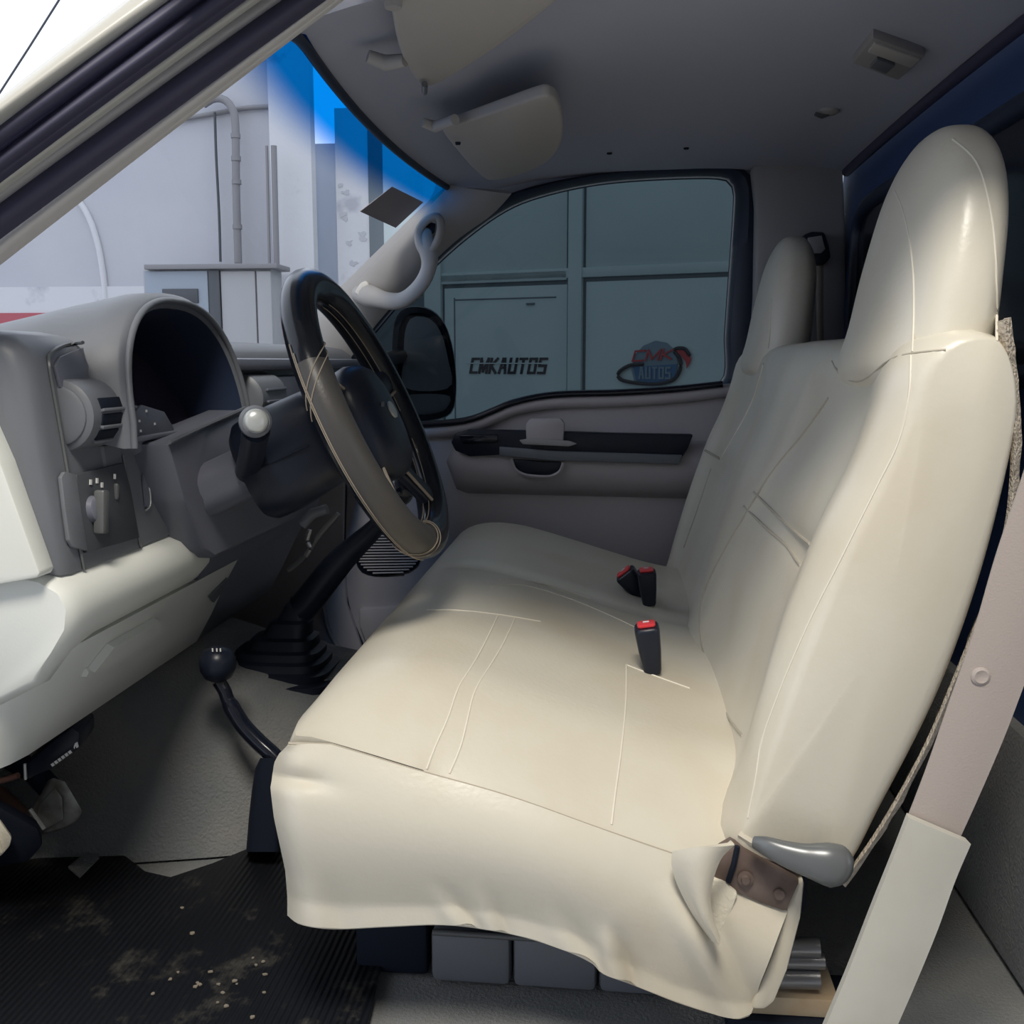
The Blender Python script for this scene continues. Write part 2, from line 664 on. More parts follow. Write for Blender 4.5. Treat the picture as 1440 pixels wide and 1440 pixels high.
pc = thing('drain_pipe', 'grey vertical drain pipe with a bent top on the yard wall', 'pipe', P(330, 372, 6.9))
tube('pipe', [P(a.x, a.y, 6.89) for a in pl([(286, 147), (300, 139), (315, 140), (326, 152), (331, 175), (332, 260), (335, 370)], 40)], 0.026, 'pipe_grey', pc, n=12, ref=V((0, 1, 0)))
for v in (190, 222, 255, 318):
    lathe('pipe_clip', P(331 + (v - 175) * 0.02, v, 6.89) - V((0, 0, 0.02)), (0, 0, 1), [(0, 0.032), (0.03, 0.032)], 'pipe_grey', pc, 12)
tag(tube('service_pipe', [P(a.x, a.y, 6.972) for a in pl([(180, 182), (240, 170), (300, 160), (345, 152), (379, 150)], 20)], 0.016, 'pipe_grey'), 'thin horizontal service pipe crossing behind the bent drain pipe', 'pipe')
tag(tube('hanging_cable', [P(a.x, a.y, 6.93) for a in pl([(302, 158), (304, 220), (308, 300), (310, 368)], 30)], 0.009, 'cabinet_dark', ref=V((0, 1, 0))), 'thin dark cable hanging left of the drain pipe', 'cable')
for du, dn, lb in ((375, 0.010, 'thin grey conduit at the pier corner, left of the pair'), (385, 0.020, 'thicker grey conduit against the pier, right of the pair')):
    tag(tube('conduit', [P(du, 205, 6.72), P(du + 2, 290, 6.72), P(du + 4, 372, 6.72)], dn, 'pipe_grey', n=10, ref=V((0, 1, 0))), lb, 'conduit', 'conduits by the pier')

cb = thing('electrical_cabinet', 'grey steel cabinet with blue door standing by the yard wall', 'cabinet', (P(295, 420, 6.5).x, 6.6, -0.78))
slab('body', 206, 386, 378, 600, 6.5, 0.2, 'cabinet_grey', cb, 0.01, z0=-0.78)
slab('lid', 202, 389, 371, 378, 6.44, 0.28, 'pipe_grey', cb, 0.005)
dr = slab('door', 208, 296, 381, 600, 6.47, 0.04, 'cabinet_blue', cb, 0.006, z0=-0.7)
slab('window', 228, 278, 406, 426, 6.455, 0.02, 'cabinet_dark', dr, 0.003)
slab('gap_strip', 297, 312, 380, 600, 6.465, 0.04, 'cabinet_dark', cb, 0.003, z0=-0.7)
slab('side_panel', 314, 362, 381, 600, 6.475, 0.03, 'cabinet_grey', cb, 0.006, z0=-0.7)
slab('corner_post', 364, 384, 381, 600, 6.47, 0.04, 'cabinet_grey', cb, 0.006, z0=-0.7)
tag(tube('overhead_cable', [P(-60, 224, 6.0), P(0, 130, 6.0), P(42, 65, 6.0), P(83, 0, 6.0), P(140, -90, 6.0)], 0.006, 'cabinet_dark', n=6), 'thin cable crossing the bright sky above the pillar', 'cable')

# ---- metal gate seen through the passenger window (stands slightly askew to the truck)
g0, g1 = P(620, 500, 6.9), P(1040, 500, 6.2)
gx = V((g1.x - g0.x, g1.y - g0.y, 0)).normalized()
gn = V((gx.y, -gx.x, 0))
gate = thing('yard_gate', 'pale green metal gate with panels and lettering outside passenger window', 'gate', (g0.x + 0.9, g0.y - 0.3, -0.78))


def G(u, v, out=0.0):
    return PP(u, v, g0 + gn * out, gn)


def gbar(name, u0, u1, v0, v1, out, t, m, parent=gate, zlo=None):
    a, b = G((u0), (v0 + v1) / 2), G(u1, (v0 + v1) / 2)
    um = (u0 + u1) / 2
    zt, zb = G(um, v0).z, (G(um, v1).z if zlo is None else zlo)
    a2, b2 = V((a.x, a.y, 0)) + gn * out, V((b.x, b.y, 0)) + gn * out
    return prism(name, [V((a2.x, a2.y, zb)), V((b2.x, b2.y, zb)), V((b2.x, b2.y, zt)), V((a2.x, a2.y, zt))], -gn * t, m, parent, 0.004)


gbar('backing_sheet', 520, 1250, 60, 700, 0.0, 0.03, 'gate_line', zlo=-0.74)
pu = gbar('panel', 540, 799, 150, 384, 0.015, 0.02, 'gate_paint')
gbar('panel', 826, 1250, 150, 372, 0.015, 0.02, 'gate_paint')
pb = gbar('panel', 824, 1250, 389, 700, 0.015, 0.02, 'gate_paint', zlo=-0.7)
gbar('rail', 520, 1250, 374, 388, 0.028, 0.04, 'gate_paint')
gbar('rail', 520, 799, 386, 399, 0.028, 0.04, 'gate_paint')
gbar('stile', 802, 821, 60, 700, 0.04, 0.05, 'gate_paint', zlo=-0.72)
gbar('stile', 600, 623, 60, 700, 0.04, 0.05, 'gate_paint', zlo=-0.72)
wd = gbar('wicket_door', 628, 798, 403, 700, 0.018, 0.03, 'gate_paint', zlo=-0.7)
for a in ((642, 784, 419, 421), ):
    gbar('door_moulding', *a, 0.024, 0.02, 'gate_line', wd)
gbar('door_moulding', 641, 643, 419, 700, 0.022, 0.02, 'gate_line', wd, zlo=-0.6)
gbar('door_handle', 742, 754, 426, 429, 0.03, 0.03, 'gate_line', wd)
# lettering
lx = gx
lo = G(660, 525.5, 0.02)
hi = G(660, 503, 0.02)
lettering('letter', 'CMKAUTOS', 'letter_black', gate, lo, lx, V((0, 0, 1)), hi.z - lo.z, (G(769, 520, 0.02) - lo).length)
for v in (511,):
    gbar('lettering_cut', 658, 772, v - 0.8, v + 0.8, 0.030, 0.004, 'gate_paint')
lg = gate
dome = [(892, 535), (888, 520), (892, 500), (905, 486), (922, 479), (938, 482), (948, 492), (953, 508), (952, 525), (946, 537), (920, 540)]
prism('logo_disc', [G(u, v, 0.02) for u, v in dome], gn * 0.004, 'logo_grey', gate)
prism('logo_base', [G(u, v, 0.025) for u, v in [(890, 516), (952, 512), (950, 530), (944, 537), (920, 539), (895, 535)]], gn * 0.003, 'logo_blue', gate)
orb = [(905, 512), (885, 514), (870, 524), (872, 533), (890, 538), (920, 540), (945, 535), (956, 520), (956, 505), (948, 492), (962, 490), (970, 500)]
tube('logo_orbit', [G(a.x, a.y, 0.03) for a in pl(orb, 60)], 0.012, 'letter_black', gate, n=6)
prism('logo_swoosh', [G(u, v, 0.026) for u, v in [(946, 490), (960, 489), (970, 497), (972, 506), (966, 518), (964, 508), (958, 500)]], gn * 0.004, 'logo_red', gate)
lettering('logo_letter', 'CMK', 'logo_red', gate, G(888, 509, 0.03), (G(944, 505, 0.03) - G(888, 508, 0.03)).normalized(), V((0, 0, 1)), G(888, 493, 0.03).z - G(888, 509, 0.03).z, 0.27, 0.3, 0.004)
lettering('logo_letter', 'AUTOS', 'logo_grey', gate, G(898, 533, 0.03), lx, V((0, 0, 1)), 0.075, 0.21, 0.0, 0.004)

# =================================================================== THE CAB SHELL
# floor: carpet base, rubber mat comes later
tag(box('floor', (-0.22, 1.73, -0.03), (1.56, 1.5, 0.05), 'carpet_grey'), 'dark grey carpeted cab floor', 'floor', kind='structure')
# firewall and toe board
tag(prism('wall_front', [V((-0.98, 1.0, 0)), V((-0.98, 1.0, 0.7)), V((-1.0, 1.0, 0.7)), V((-1.0, 1.0, -0.005)), V((-0.80, 1.0, -0.005)), V((-0.80, 1.0, 0.004))], (0, 1.46, 0), 'carpet_brown'), 'dark carpeted firewall and toe board under the dashboard', 'wall', kind='structure')
# transmission tunnel
secs = []
for x, y0, top, wd2 in ((-0.97, 1.36, 0.34, 0.62), (-0.85, 1.37, 0.32, 0.62), (-0.72, 1.39, 0.285, 0.60), (-0.6, 1.42, 0.25, 0.56), (-0.5, 1.45, 0.235, 0.52), (-0.4, 1.5, 0.22, 0.46), (-0.3, 1.52, 0.20, 0.42), (-0.2, 1.53, 0.18, 0.4)):
    pr = [V((x, y0, 0.0)), V((x, y0 + 0.015, 0.03)), V((x, y0 + 0.05, top * 0.45)), V((x, y0 + 0.10, top * 0.82)), V((x, y0 + 0.16, top * 0.97)), V((x, y0 + 0.24, top)),
          V((x, y0 + wd2 - 0.2, top)), V((x, y0 + wd2 - 0.1, top * 0.8)), V((x, y0 + wd2, 0.0))]
    secs.append(crom(pr, 26))
tun = loft('trim_tunnel', secs, 'carpet_grey')
tag(tun, 'grey carpeted transmission tunnel hump in the footwell', 'tunnel', kind='structure')

# headliner
def headz(x, y):
    bx = interp([(-0.40, 1.113), (-0.34, 1.133), (-0.27, 1.152), (-0.18, 1.168), (-0.05, 1.180), (0.2, 1.184), (0.42, 1.178), (0.50, 1.166), (0.52, 1.15)], x)
    drop = 0.03 * max(0, 1 - (y - 1.13) / 0.16) ** 2
    crown = 0.010 * (1 - ((y - 1.715) / 0.69) ** 2)
    return bx + crown - drop


def headx0(y):
    return -0.352 - 0.035 * (1 - ((y - 1.73) / 0.62) ** 2)


rows = []
for i in range(40):
    y = lerp(1.13, 2.465, i / 39)
    x0 = headx0(y)
    rows.append([V((lerp(x0, 0.50, j / 35), y, headz(lerp(x0, 0.50, j / 35), y))) for j in range(36)])
bm, _ = bm_grid(rows)
bmesh.ops.recalc_face_normals(bm, faces=bm.faces)
for f in bm.faces:
    f.normal_update()
bm.faces.ensure_lookup_table()
if bm.faces[0].normal.z > 0:
    bmesh.ops.reverse_faces(bm, faces=bm.faces)
bmesh.ops.solidify(bm, geom=list(bm.faces), thickness=0.03)
hl = tag(finish('ceiling', bm, 'headliner', angle=60), 'grey fabric headliner of the cab', 'ceiling', kind='structure')
BV_HL = bvh_of([hl])
for (u, v) in ((857, 215), (965, 208), (662, 165)):
    h = cast(BV_HL, u, v, 0.001)
    if h:
        lathe('trim_clip', h, (0, 0, -1), [(0, 0.006), (0.003, 0.005)], 'black_matte', hl, 10)
# header edge rubber line along windshield top
tag(tube('trim_header', [V((headx0(y) - 0.004, y, headz(headx0(y), y) - 0.004)) for y in [lerp(1.16, 2.36, i / 30) for i in range(31)]], 0.007, 'rubber'), 'black rubber line along the top of the windshield', 'trim', kind='structure')

# rear wall with dark rear window
rw = tag(box('wall_rear', (0.535, 1.77, 0.58), (0.03, 1.42, 1.22), 'navy_panel'), 'dark navy rear wall of the cab', 'wall', kind='structure')
box('lower_carpet', (0.512, 1.77, 0.15), (0.02, 1.40, 0.30), 'carpet_grey', rw, 0.006)
w3 = thing('window_3', 'dark rear window behind the seat backs', 'window', (0.51, 1.73, 0.72), kind='structure')
box('pane', (0.516, 1.73, 0.90), (0.006, 1.10, 0.33), 'black_gloss', w3)
ring = [V((0.514, 1.73 + a, 0.90 + b)) for a, b in sq(0, 0, 0.56, 0.17, 8, 60)]
tube('frame', ring, 0.016, 'rubber', w3, n=8, ref=V((1, 0, 0)), closed=True)
tag(tube('trim_roof_rear', [V((0.505, y, headz(0.5, y) - 0.008)) for y in [lerp(1.13, 2.38, i / 30) for i in range(31)]], 0.010, 'rubber_seal'), 'dark seal where the headliner meets the rear wall', 'trim', kind='structure')

# passenger B pillar and lower quarter
bp = thing('trim_pillar_passenger', 'grey rear pillar trim beyond the passenger headrest', 'trim', (0.42, 2.42, 0), kind='structure')
o = prism('pillar_cover', [P(1058, 232, 2.40), P(1120, 226, 2.40), P(1186, 231, 2.40), P(1190, 330, 2.40), P(1192, 500, 2.40), P(1195, 800, 2.40), P(1040, 800, 2.40), P(1052, 560, 2.40), P(1062, 420, 2.40), P(1064, 290, 2.40)], (0, 0.10, 0), 'trim_grey', bp, 0.01)
prism('lower_quarter', [V((0.30, 2.42, 0)), V((0.53, 2.42, 0)), V((0.53, 2.42, 0.62)), V((0.30, 2.42, 0.62))], (0, 0.06, 0), 'trim_grey', bp, 0.006)

# ---- windshield
YM = 1.75


def WS(s, k):
    """s 0..1 base->header, k 0..1 driver->passenger"""
    yb, yt = lerp(1.02, 2.48, k), lerp(1.17, 2.335, k)
    y = lerp(yb, yt, s)
    bow = 1 - ((k - 0.5) * 2) ** 2
    x = lerp(-0.80, -0.352, s) - 0.04 * bow
    z = lerp(0.735, 1.128, s) + 0.012 * bow * (s * (1 - s)) * 2
    return V((x, y, z))


rows = [[WS(i / 24, j / 40) for j in range(41)] for i in range(25)]
bm, _ = bm_grid(rows)
ws = finish('window_1', bm, 'windshield_glass', None, 60)
tag(ws, 'windshield with a blue shade band along its top', 'window', kind='structure')
at = ws.data.attributes.new('height', 'FLOAT', 'POINT')
for i, vv in enumerate(ws.data.vertices):
    at.data[i].value = vv.co.z + ws.location.z
BV_WS = bvh_of([ws])
st = patch('sticker', [(506, 297), (551, 262), (595, 284), (556, 320)], BV_WS, 'sticker', ws, 0.001, 0.001)
tag(st, 'dark rectangular sticker')
for q in ([(548, 272), (558, 268), (566, 273), (556, 278)], [(560, 279), (572, 273), (581, 278), (569, 286)], [(543, 292), (556, 283), (567, 289), (553, 300)], [(524, 294), (531, 289), (537, 292), (530, 297)], [(538, 283), (544, 279), (549, 282), (543, 286)], [(545, 303), (553, 303), (560, 308), (553, 312)]):
    patch('sticker_print', q, BV_WS, 'sticker_print', st, 0.0025, 0.0006)
# black frit line along passenger pillar
tag(tube('trim_glass_edge', [WS(s, 0.985) + V((0.004, -0.002, 0)) for s in [i / 20 for i in range(21)]], 0.005, 'rubber'), 'black edge line between windshield and passenger pillar', 'trim', kind='structure')

# ---- passenger A pillar trim
ap = thing('trim_pillar_front', 'grey front pillar trim that carries the grab handle', 'trim', P(440, 520, 2.44), kind='structure')


def AY(v):
    return lerp(2.30, 2.44, (v - 262) / 258.0)


lft = pl([(634, 262), (600, 292), (560, 331), (520, 370), (480, 409), (440, 450), (405, 490)], 24)
rgt = pl([(716, 268), (690, 296), (640, 332), (592, 378), (545, 430), (505, 480), (470, 530)], 24)
rows = []
for a, b in zip(lft, rgt):
    row = []
    for j in range(9):
        t = j / 8
        u, v = lerp(a.x, b.x, t), lerp(a.y, b.y, t)
        row.append(P(u, v, AY((a.y + b.y) / 2) - 0.022 * math.sin(math.pi * t) ** 0.7 + 0.012 * t))
    rows.append(row)
bm, _ = bm_grid(rows)
solid(bm, 0.012)
pil = finish('pillar_cover', bm, 'trim_grey', ap, 50)

# ---- passenger door
dY = 2.46
door = thing('door_1', 'grey passenger door panel with long armrest and tinted window', 'door', (P(750, 900, dY).x, dY, 0.1), kind='structure')
sill = pl([(1062, 536), (1016, 541), (950, 549), (870, 554), (780, 557), (725, 566), (692, 580), (660, 592), (620, 597), (560, 600), (500, 604)], 40)
left = [(486, 640), (482, 780), (488, 850), (512, 916), (540, 990)]
outline = [(a.x, a.y) for a in sill] + left + [(1090, 990), (1075, 700)]
prism('panel', [P(u, v, dY) for u, v in outline], (0, 0.07, 0), 'door_plastic', door, 0.004)
# upper roll of the panel
rows = []
for a in sill:
    sec = []
    for k in range(12):
        t = 2 * math.pi * k / 12
        c = P(a.x, a.y + 9, dY - 0.006)
        sec.append(c + V((0, 0.016 * math.cos(t), 0.016 * math.sin(t))))
    rows.append(sec)
loft('top_roll', rows, 'door_plastic', door, True, 60)
# window rubber along the sill and round the opening
win = [(500, 600), (560, 597), (620, 594), (660, 588), (692, 575), (725, 562), (780, 552), (870, 549), (950, 544), (1014, 537), (1019, 470), (1024, 400), (1031, 300), (1031, 268), (1018, 252), (950, 251), (850, 258), (770, 274), (712, 296), (650, 340), (592, 394), (545, 446), (508, 496), (496, 550)]
wp = crom([V(p) for p in win], 120, closed=True)
outw = [(486, 612), (560, 606), (620, 603), (660, 597), (692, 584), (725, 571), (780, 561), (870, 558), (950, 553), (1050, 548), (1056, 470), (1060, 400), (1064, 300), (1060, 255), (1036, 236), (950, 235), (850, 243), (765, 258), (700, 280), (630, 325), (575, 375), (530, 428), (490, 485), (478, 550)]
op = crom([V(p) for p in outw], 120, closed=True)
rows = []
for a, b in zip(wp, op):
    pa, pb = P(a.x, a.y, dY + 0.055), P(b.x, b.y, dY - 0.012)
    m1 = pa.lerp(pb, 0.15)
    m1.y = dY - 0.004
    m2 = pa.lerp(pb, 0.6)
    m2.y = dY - 0.018
    rows.append([pa, m1, m2, pb, pb + V((0, 0.04, 0)), pa + V((0, 0.02, 0))])
bm, vs = bm_grid(rows, close_u=True, close_v=True)
fr = finish('window_frame', bm, 'rubber', door, 50)
seal = tube('window_seal', [P(a.x, a.y, dY - 0.02) for a in pl([(1016, 540), (950, 547), (870, 552), (780, 555), (725, 565), (692, 578), (660, 590), (620, 595), (560, 598)], 40)], 0.008, 'black_gloss', door, n=8)
w2 = thing('window_2', 'dark tinted passenger door window', 'window', P(780, 597, dY + 0.05), kind='structure')
bm = bmesh.new()
bm.faces.new([bm.verts.new(P(a.x, a.y, dY + 0.045)) for a in wp])
finish('pane', bm, 'tinted_glass', w2)
frp = [(1075, 170), (1068, 262), (1040, 244), (1000, 241), (950, 242), (850, 250), (765, 265), (700, 288), (630, 333), (575, 383), (545, 380), (610, 270), (640, 170)]
tag(prism('trim_roof_passenger', [P(u, v, 2.47) for u, v in frp], (0, 0.06, 0), 'headliner'), 'grey roof edge above the passenger window', 'trim', kind='structure')
# armrest bulge
rows = []
au = [632, 640, 660, 700, 760, 830, 900, 960, 1020]
for i in range(30):
    u = lerp(631, 1030, i / 29)
    e = min(1, (u - 631) / 26)
    h = math.sqrt(max(0.0, 1 - (1 - e) ** 2))
    vc = 648 + (u - 631) * 0.014
    top, bot = vc - 30 * h, vc + 42 * h + (u - 631) * 0.01
    row = []
    for k in range(14):
        t = k / 13
        v = lerp(top, bot, t)
        depth = 0.055 * h * (math.sin(math.pi * min(1, t * 1.02)) ** 0.45 if 0 < t < 0.98 else 0)
        row.append(P(u, v, dY + 0.004 - depth))
    rows.append(row)
bm, _ = bm_grid(rows)
solid(bm, 0.006)
arm = finish('armrest', bm, 'door_plastic', door, 50)
BV_ARM = bvh_of([arm])


def on_door(name, px, Y, t, m, parent, bevel=0.003, n=None):
    q = [P(a.x, a.y, Y) for a in (crom([V(p) for p in px], n, True) if n else [V(p) for p in px])]
    return prism(name, q, (0, t, 0), m, parent, bevel)


on_door('dark_insert', [(634, 622), (640, 610), (660, 604), (760, 606), (860, 609), (975, 611), (968, 630), (955, 650), (860, 645), (760, 640), (700, 640), (660, 642), (640, 634)], dY - 0.068, 0.03, 'black_plastic', door, 0.004)
on_door('grip_strip', [(702, 628), (780, 634), (960, 640), (955, 653), (780, 648), (702, 641)], dY - 0.076, 0.02, 'dash_mid', door, 0.003)
on_door('switch_pad', [(645, 612), (700, 611), (700, 622), (650, 624)], dY - 0.074, 0.012, 'black_gloss', door, 0.002)
hd = on_door('handle_plate', [(739, 597), (745, 589), (788, 588), (794, 595), (792, 624), (740, 623)], dY - 0.082, 0.02, 'door_plastic', door, 0.004)
on_door('release_lever', [(730, 619), (742, 617), (800, 620), (812, 624), (800, 628), (735, 625)], dY - 0.088, 0.008, 'trim_grey', door, 0.002)
on_door('pull_cup', [(720, 646), (790, 650), (786, 662), (772, 669), (740, 667), (726, 660)], dY - 0.066, 0.03, 'black_plastic', door, 0.004)
tube('cup_rim', [P(a.x, a.y, dY - 0.068) for a in pl([(719, 645), (725, 660), (740, 668), (772, 670), (787, 663), (792, 650)], 20)], 0.004, 'door_plastic', door, n=6)
# speaker grille low on the door
sp = on_door('speaker_grille', [(500, 770), (512, 752), (560, 748), (590, 760), (592, 785), (580, 802), (545, 810), (512, 806), (500, 790)], dY - 0.006, 0.012, 'black_plastic', door, 0.002, n=28)
for k in range(14):
    v = 754 + k * 4.0
    hw = 44 * math.sqrt(max(0.05, 1 - ((v - 779) / 31) ** 2))
    tube('grille_slat', [P(546 - hw, v, dY - 0.010), P(546 + hw, v - 1, dY - 0.010)], 0.0022, 'door_plastic', sp, n=6)
on_door('map_pocket', [(505, 856), (560, 852), (640, 852), (640, 940), (520, 920), (505, 880)], dY - 0.014, 0.02, 'door_plastic', door, 0.005)
# door front edge gap
tag(tube('trim_door_gap', [P(a.x, a.y, dY - 0.004) for a in pl([(487, 620), (482, 780), (487, 850), (512, 917), (530, 960)], 24)], 0.007, 'rubber'), 'black gap line at the front edge of the passenger door', 'trim', kind='structure')
kp = prism('trim_kick_panel', [P(u, v, 2.44) for u, v in [(486, 600), (482, 780), (487, 850), (510, 915), (470, 990), (250, 990), (250, 600)]], (0, 0.05, 0), 'door_plastic', None, 0.004)
tag(kp, 'grey kick panel ahead of the passenger door', 'trim', kind='structure')
tube('kick_bead', [P(a.x, a.y, 2.435) for a in pl([(455, 850), (460, 880), (472, 905), (480, 918)], 12)], 0.006, 'trim_grey', kp, n=6)

# ---- driver's A pillar (nearest, top left): bands of paint, rubber and trim running up the door opening
dp = thing('trim_pillar_driver', 'driver front pillar with rubber door seals and cream paint', 'trim', P(0, 380, 1.0), kind='structure')


def band(name, a0, a1, b0, b1, Y0, Y1, t, m, bulge=0.0):
    """a = outer line (two px ends), b = inner line; Y0/Y1 depth at the lower-left and the upper-right end"""
    rows = []
    for i in range(36):
        s = lerp(-0.75, 1, i / 35)
        ua, va = lerp(a0[0], a1[0], s), lerp(a0[1], a1[1], s)
        ub, vb = lerp(b0[0], b1[0], s), lerp(b0[1], b1[1], s)
        sag = 10 * math.sin(math.pi * max(0, s))
        row = []
        for j in range(9):
            q = j / 8
            row.append(P(lerp(ua, ub, q), lerp(va, vb, q) - sag * 0.3, lerp(Y0, Y1, max(0, s)) - bulge * math.sin(math.pi * q) ** 0.8))
        rows.append(row)
    return loft(name, [r + [p + V((0, t, 0)) for p in reversed(r)] for r in rows], m, dp, True, 60)


X0 = -60  # px, left end of the strips (continue past the frame)
band('roof_skin', (X0, 184), (328, -113), (X0, 213), (388, -113), 0.90, 1.02, 0.012, 'body_paint', 0.008)
band('outer_seal', (X0, 211), (386, -113), (X0, 252), (438, -113), 0.915, 1.035, 0.012, 'rubber_seal', 0.012)
band('seal_lip', (X0, 250), (436, -113), (X0, 292), (488, -113), 0.93, 1.05, 0.012, 'rubber_seal', 0.016)
band('painted_flange', (X0, 290), (486, -113), (X0, 309), (518, -113), 0.95, 1.07, 0.01, 'body_paint', 0.004)
band('flange_step', (X0, 307), (516, -113), (X0, 322), (550, -113), 0.96, 1.08, 0.01, 'trim_grey', 0.003)
band('inner_seal', (X0, 320), (548, -113), (X0, 372), (604, -113), 0.975, 1.095, 0.012, 'rubber_seal', 0.012)
band('pillar_cover', (X0, 370), (602, -113), (X0, 411), (622, -113), 1.0, 1.12, 0.012, 'trim_beige', 0.012)

# roof side rail above the driver's door and the driver's rear pillar (just outside the picture)
rail = prism('trim_roof_rail', [V((-0.40, 0.88, 1.09)), V((-0.40, 1.04, 1.12)), V((-0.40, 1.05, 1.22)), V((-0.40, 0.93, 1.20))], (0.98, 0, 0), 'body_paint', None, 0.01)
tag(rail, 'painted roof rail above the open driver door', 'trim', kind='structure')
tag(prism('trim_pillar_rear_driver', [V((0.50, 0.94, -0.05)), V((0.58, 0.94, -0.05)), V((0.58, 1.02, 1.18)), V((0.52, 1.02, 1.18))], (0, 0.08, 0), 'trim_grey', None, 0.01), 'grey rear door pillar beside the driver seat', 'trim', kind='structure')
tag(box('trim_sill', (-0.2, 0.95, -0.06), (1.5, 0.12, 0.08), 'body_paint', None, 0.01), 'painted door sill below the driver seat', 'trim', kind='structure')
box('near_edge', (0.15, 1.09, 1.150), (0.70, 0.12, 0.03), 'headliner', hl, 0.004)
tag(box('trim_cowl_side', (-0.90, 1.0, 0.34), (0.22, 0.07, 0.78), 'body_paint', None, 0.012), 'painted cowl side ahead of the driver door opening', 'trim', kind='structure')
hd_secs = []
for x, z, ww in ((-1.0, 0.70, 0.80), (-1.3, 0.69, 0.80), (-1.8, 0.64, 0.77), (-2.2, 0.57, 0.72), (-2.35, 0.45, 0.68)):
    hd_secs.append([V((x, 1.75 + a, b)) for a, b in ((-ww, 0.05), (-ww, z - 0.12), (-ww + 0.06, z - 0.02), (-ww * 0.5, z), (ww * 0.5, z), (ww - 0.06, z - 0.02), (ww, z - 0.12), (ww, 0.05))])
tag(loft('trim_hood', hd_secs, 'body_paint', None, True, 40), 'painted hood of the truck ahead of the windshield', 'hood', kind='structure')
# unseen wall and roof, added to keep sky light off the cab
tag(box('wall_sky_block', (2.0, -3.0, 1.2), (9.0, 0.2, 4.0), 'concrete'), 'added grey wall behind the camera that blocks sky light', 'wall', kind='structure')
tag(box('ceiling_sky_block', (3.1, 0.2, 3.15), (10.0, 6.4, 0.1), 'concrete'), 'added flat roof over the truck that blocks sky light', 'ceiling', kind='structure')


# =================================================================== BENCH SEAT
seat = thing('bench_seat', 'beige leather bench seat with two tall headrests and hanging side skirt', 'seat', (0.05, 1.67, 0.0))
Y0S, Y1S = 1.0, 2.34

# ---- cushion
CP = [(-0.328, 0.175), (-0.338, 0.215), (-0.345, 0.27), (-0.345, 0.325), (-0.336, 0.360), (-0.312, 0.386), (-0.262, 0.400), (-0.19, 0.394), (-0.1, 0.370), (0.0, 0.340), (0.09, 0.315), (0.20, 0.295)]
EZ = [0.175, 0.215, 0.27, 0.332, 0.362, 0.360, 0.347, 0.327, 0.304, 0.271, 0.243, 0.215]
cen = crom([V((a, b)) for a, b in CP], 44)
edg = crom([V((CP[i][0], EZ[i])) for i in range(len(CP))], 44)


def crow(y):
    d = min(y - Y0S, Y1S - y)
    wgt = 1.0 if d > 0.17 else 1 - (1 - d / 0.17) ** 2.2
    row = []
    for i, (c, e) in enumerate(zip(cen, edg)):
        p = e.lerp(c, wgt)
        top = max(0.0, min(1.0, (i - 12) / 8.0))
        z = p.y
        z += top * (-0.010 * math.exp(-((y - 1.735) / 0.022) ** 2) + 0.010 * math.sin(math.pi * max(0, min(1, (y - 1.05) / 0.66))) + 0.006 * math.sin(math.pi * max(0, min(1, (y - 1.76) / 0.55))))
        x = p.x
        if i < 20:  # front corner rounding at both ends
            x += 0.012 * max(0, 1 - d / 0.06) ** 2
        row.append(V((x, y, z)))
    return row


ys = [1.0, 1.004, 1.012, 1.025, 1.04, 1.06, 1.085] + [lerp(1.11, 2.25, i / 60) for i in range(61)] + [2.27, 2.29, 2.31, 2.325, 2.335, 2.34]
bm, _ = bm_grid([crow(y) for y in ys])
solid(bm, 0.012)
cush = finish('seat_cushion', bm, 'leather', seat, 60)
# foam core / base box under the cushion
box('seat_base', (-0.02, 1.70, 0.175), (0.50, 1.18, 0.10), 'black_matte', seat, 0.01)

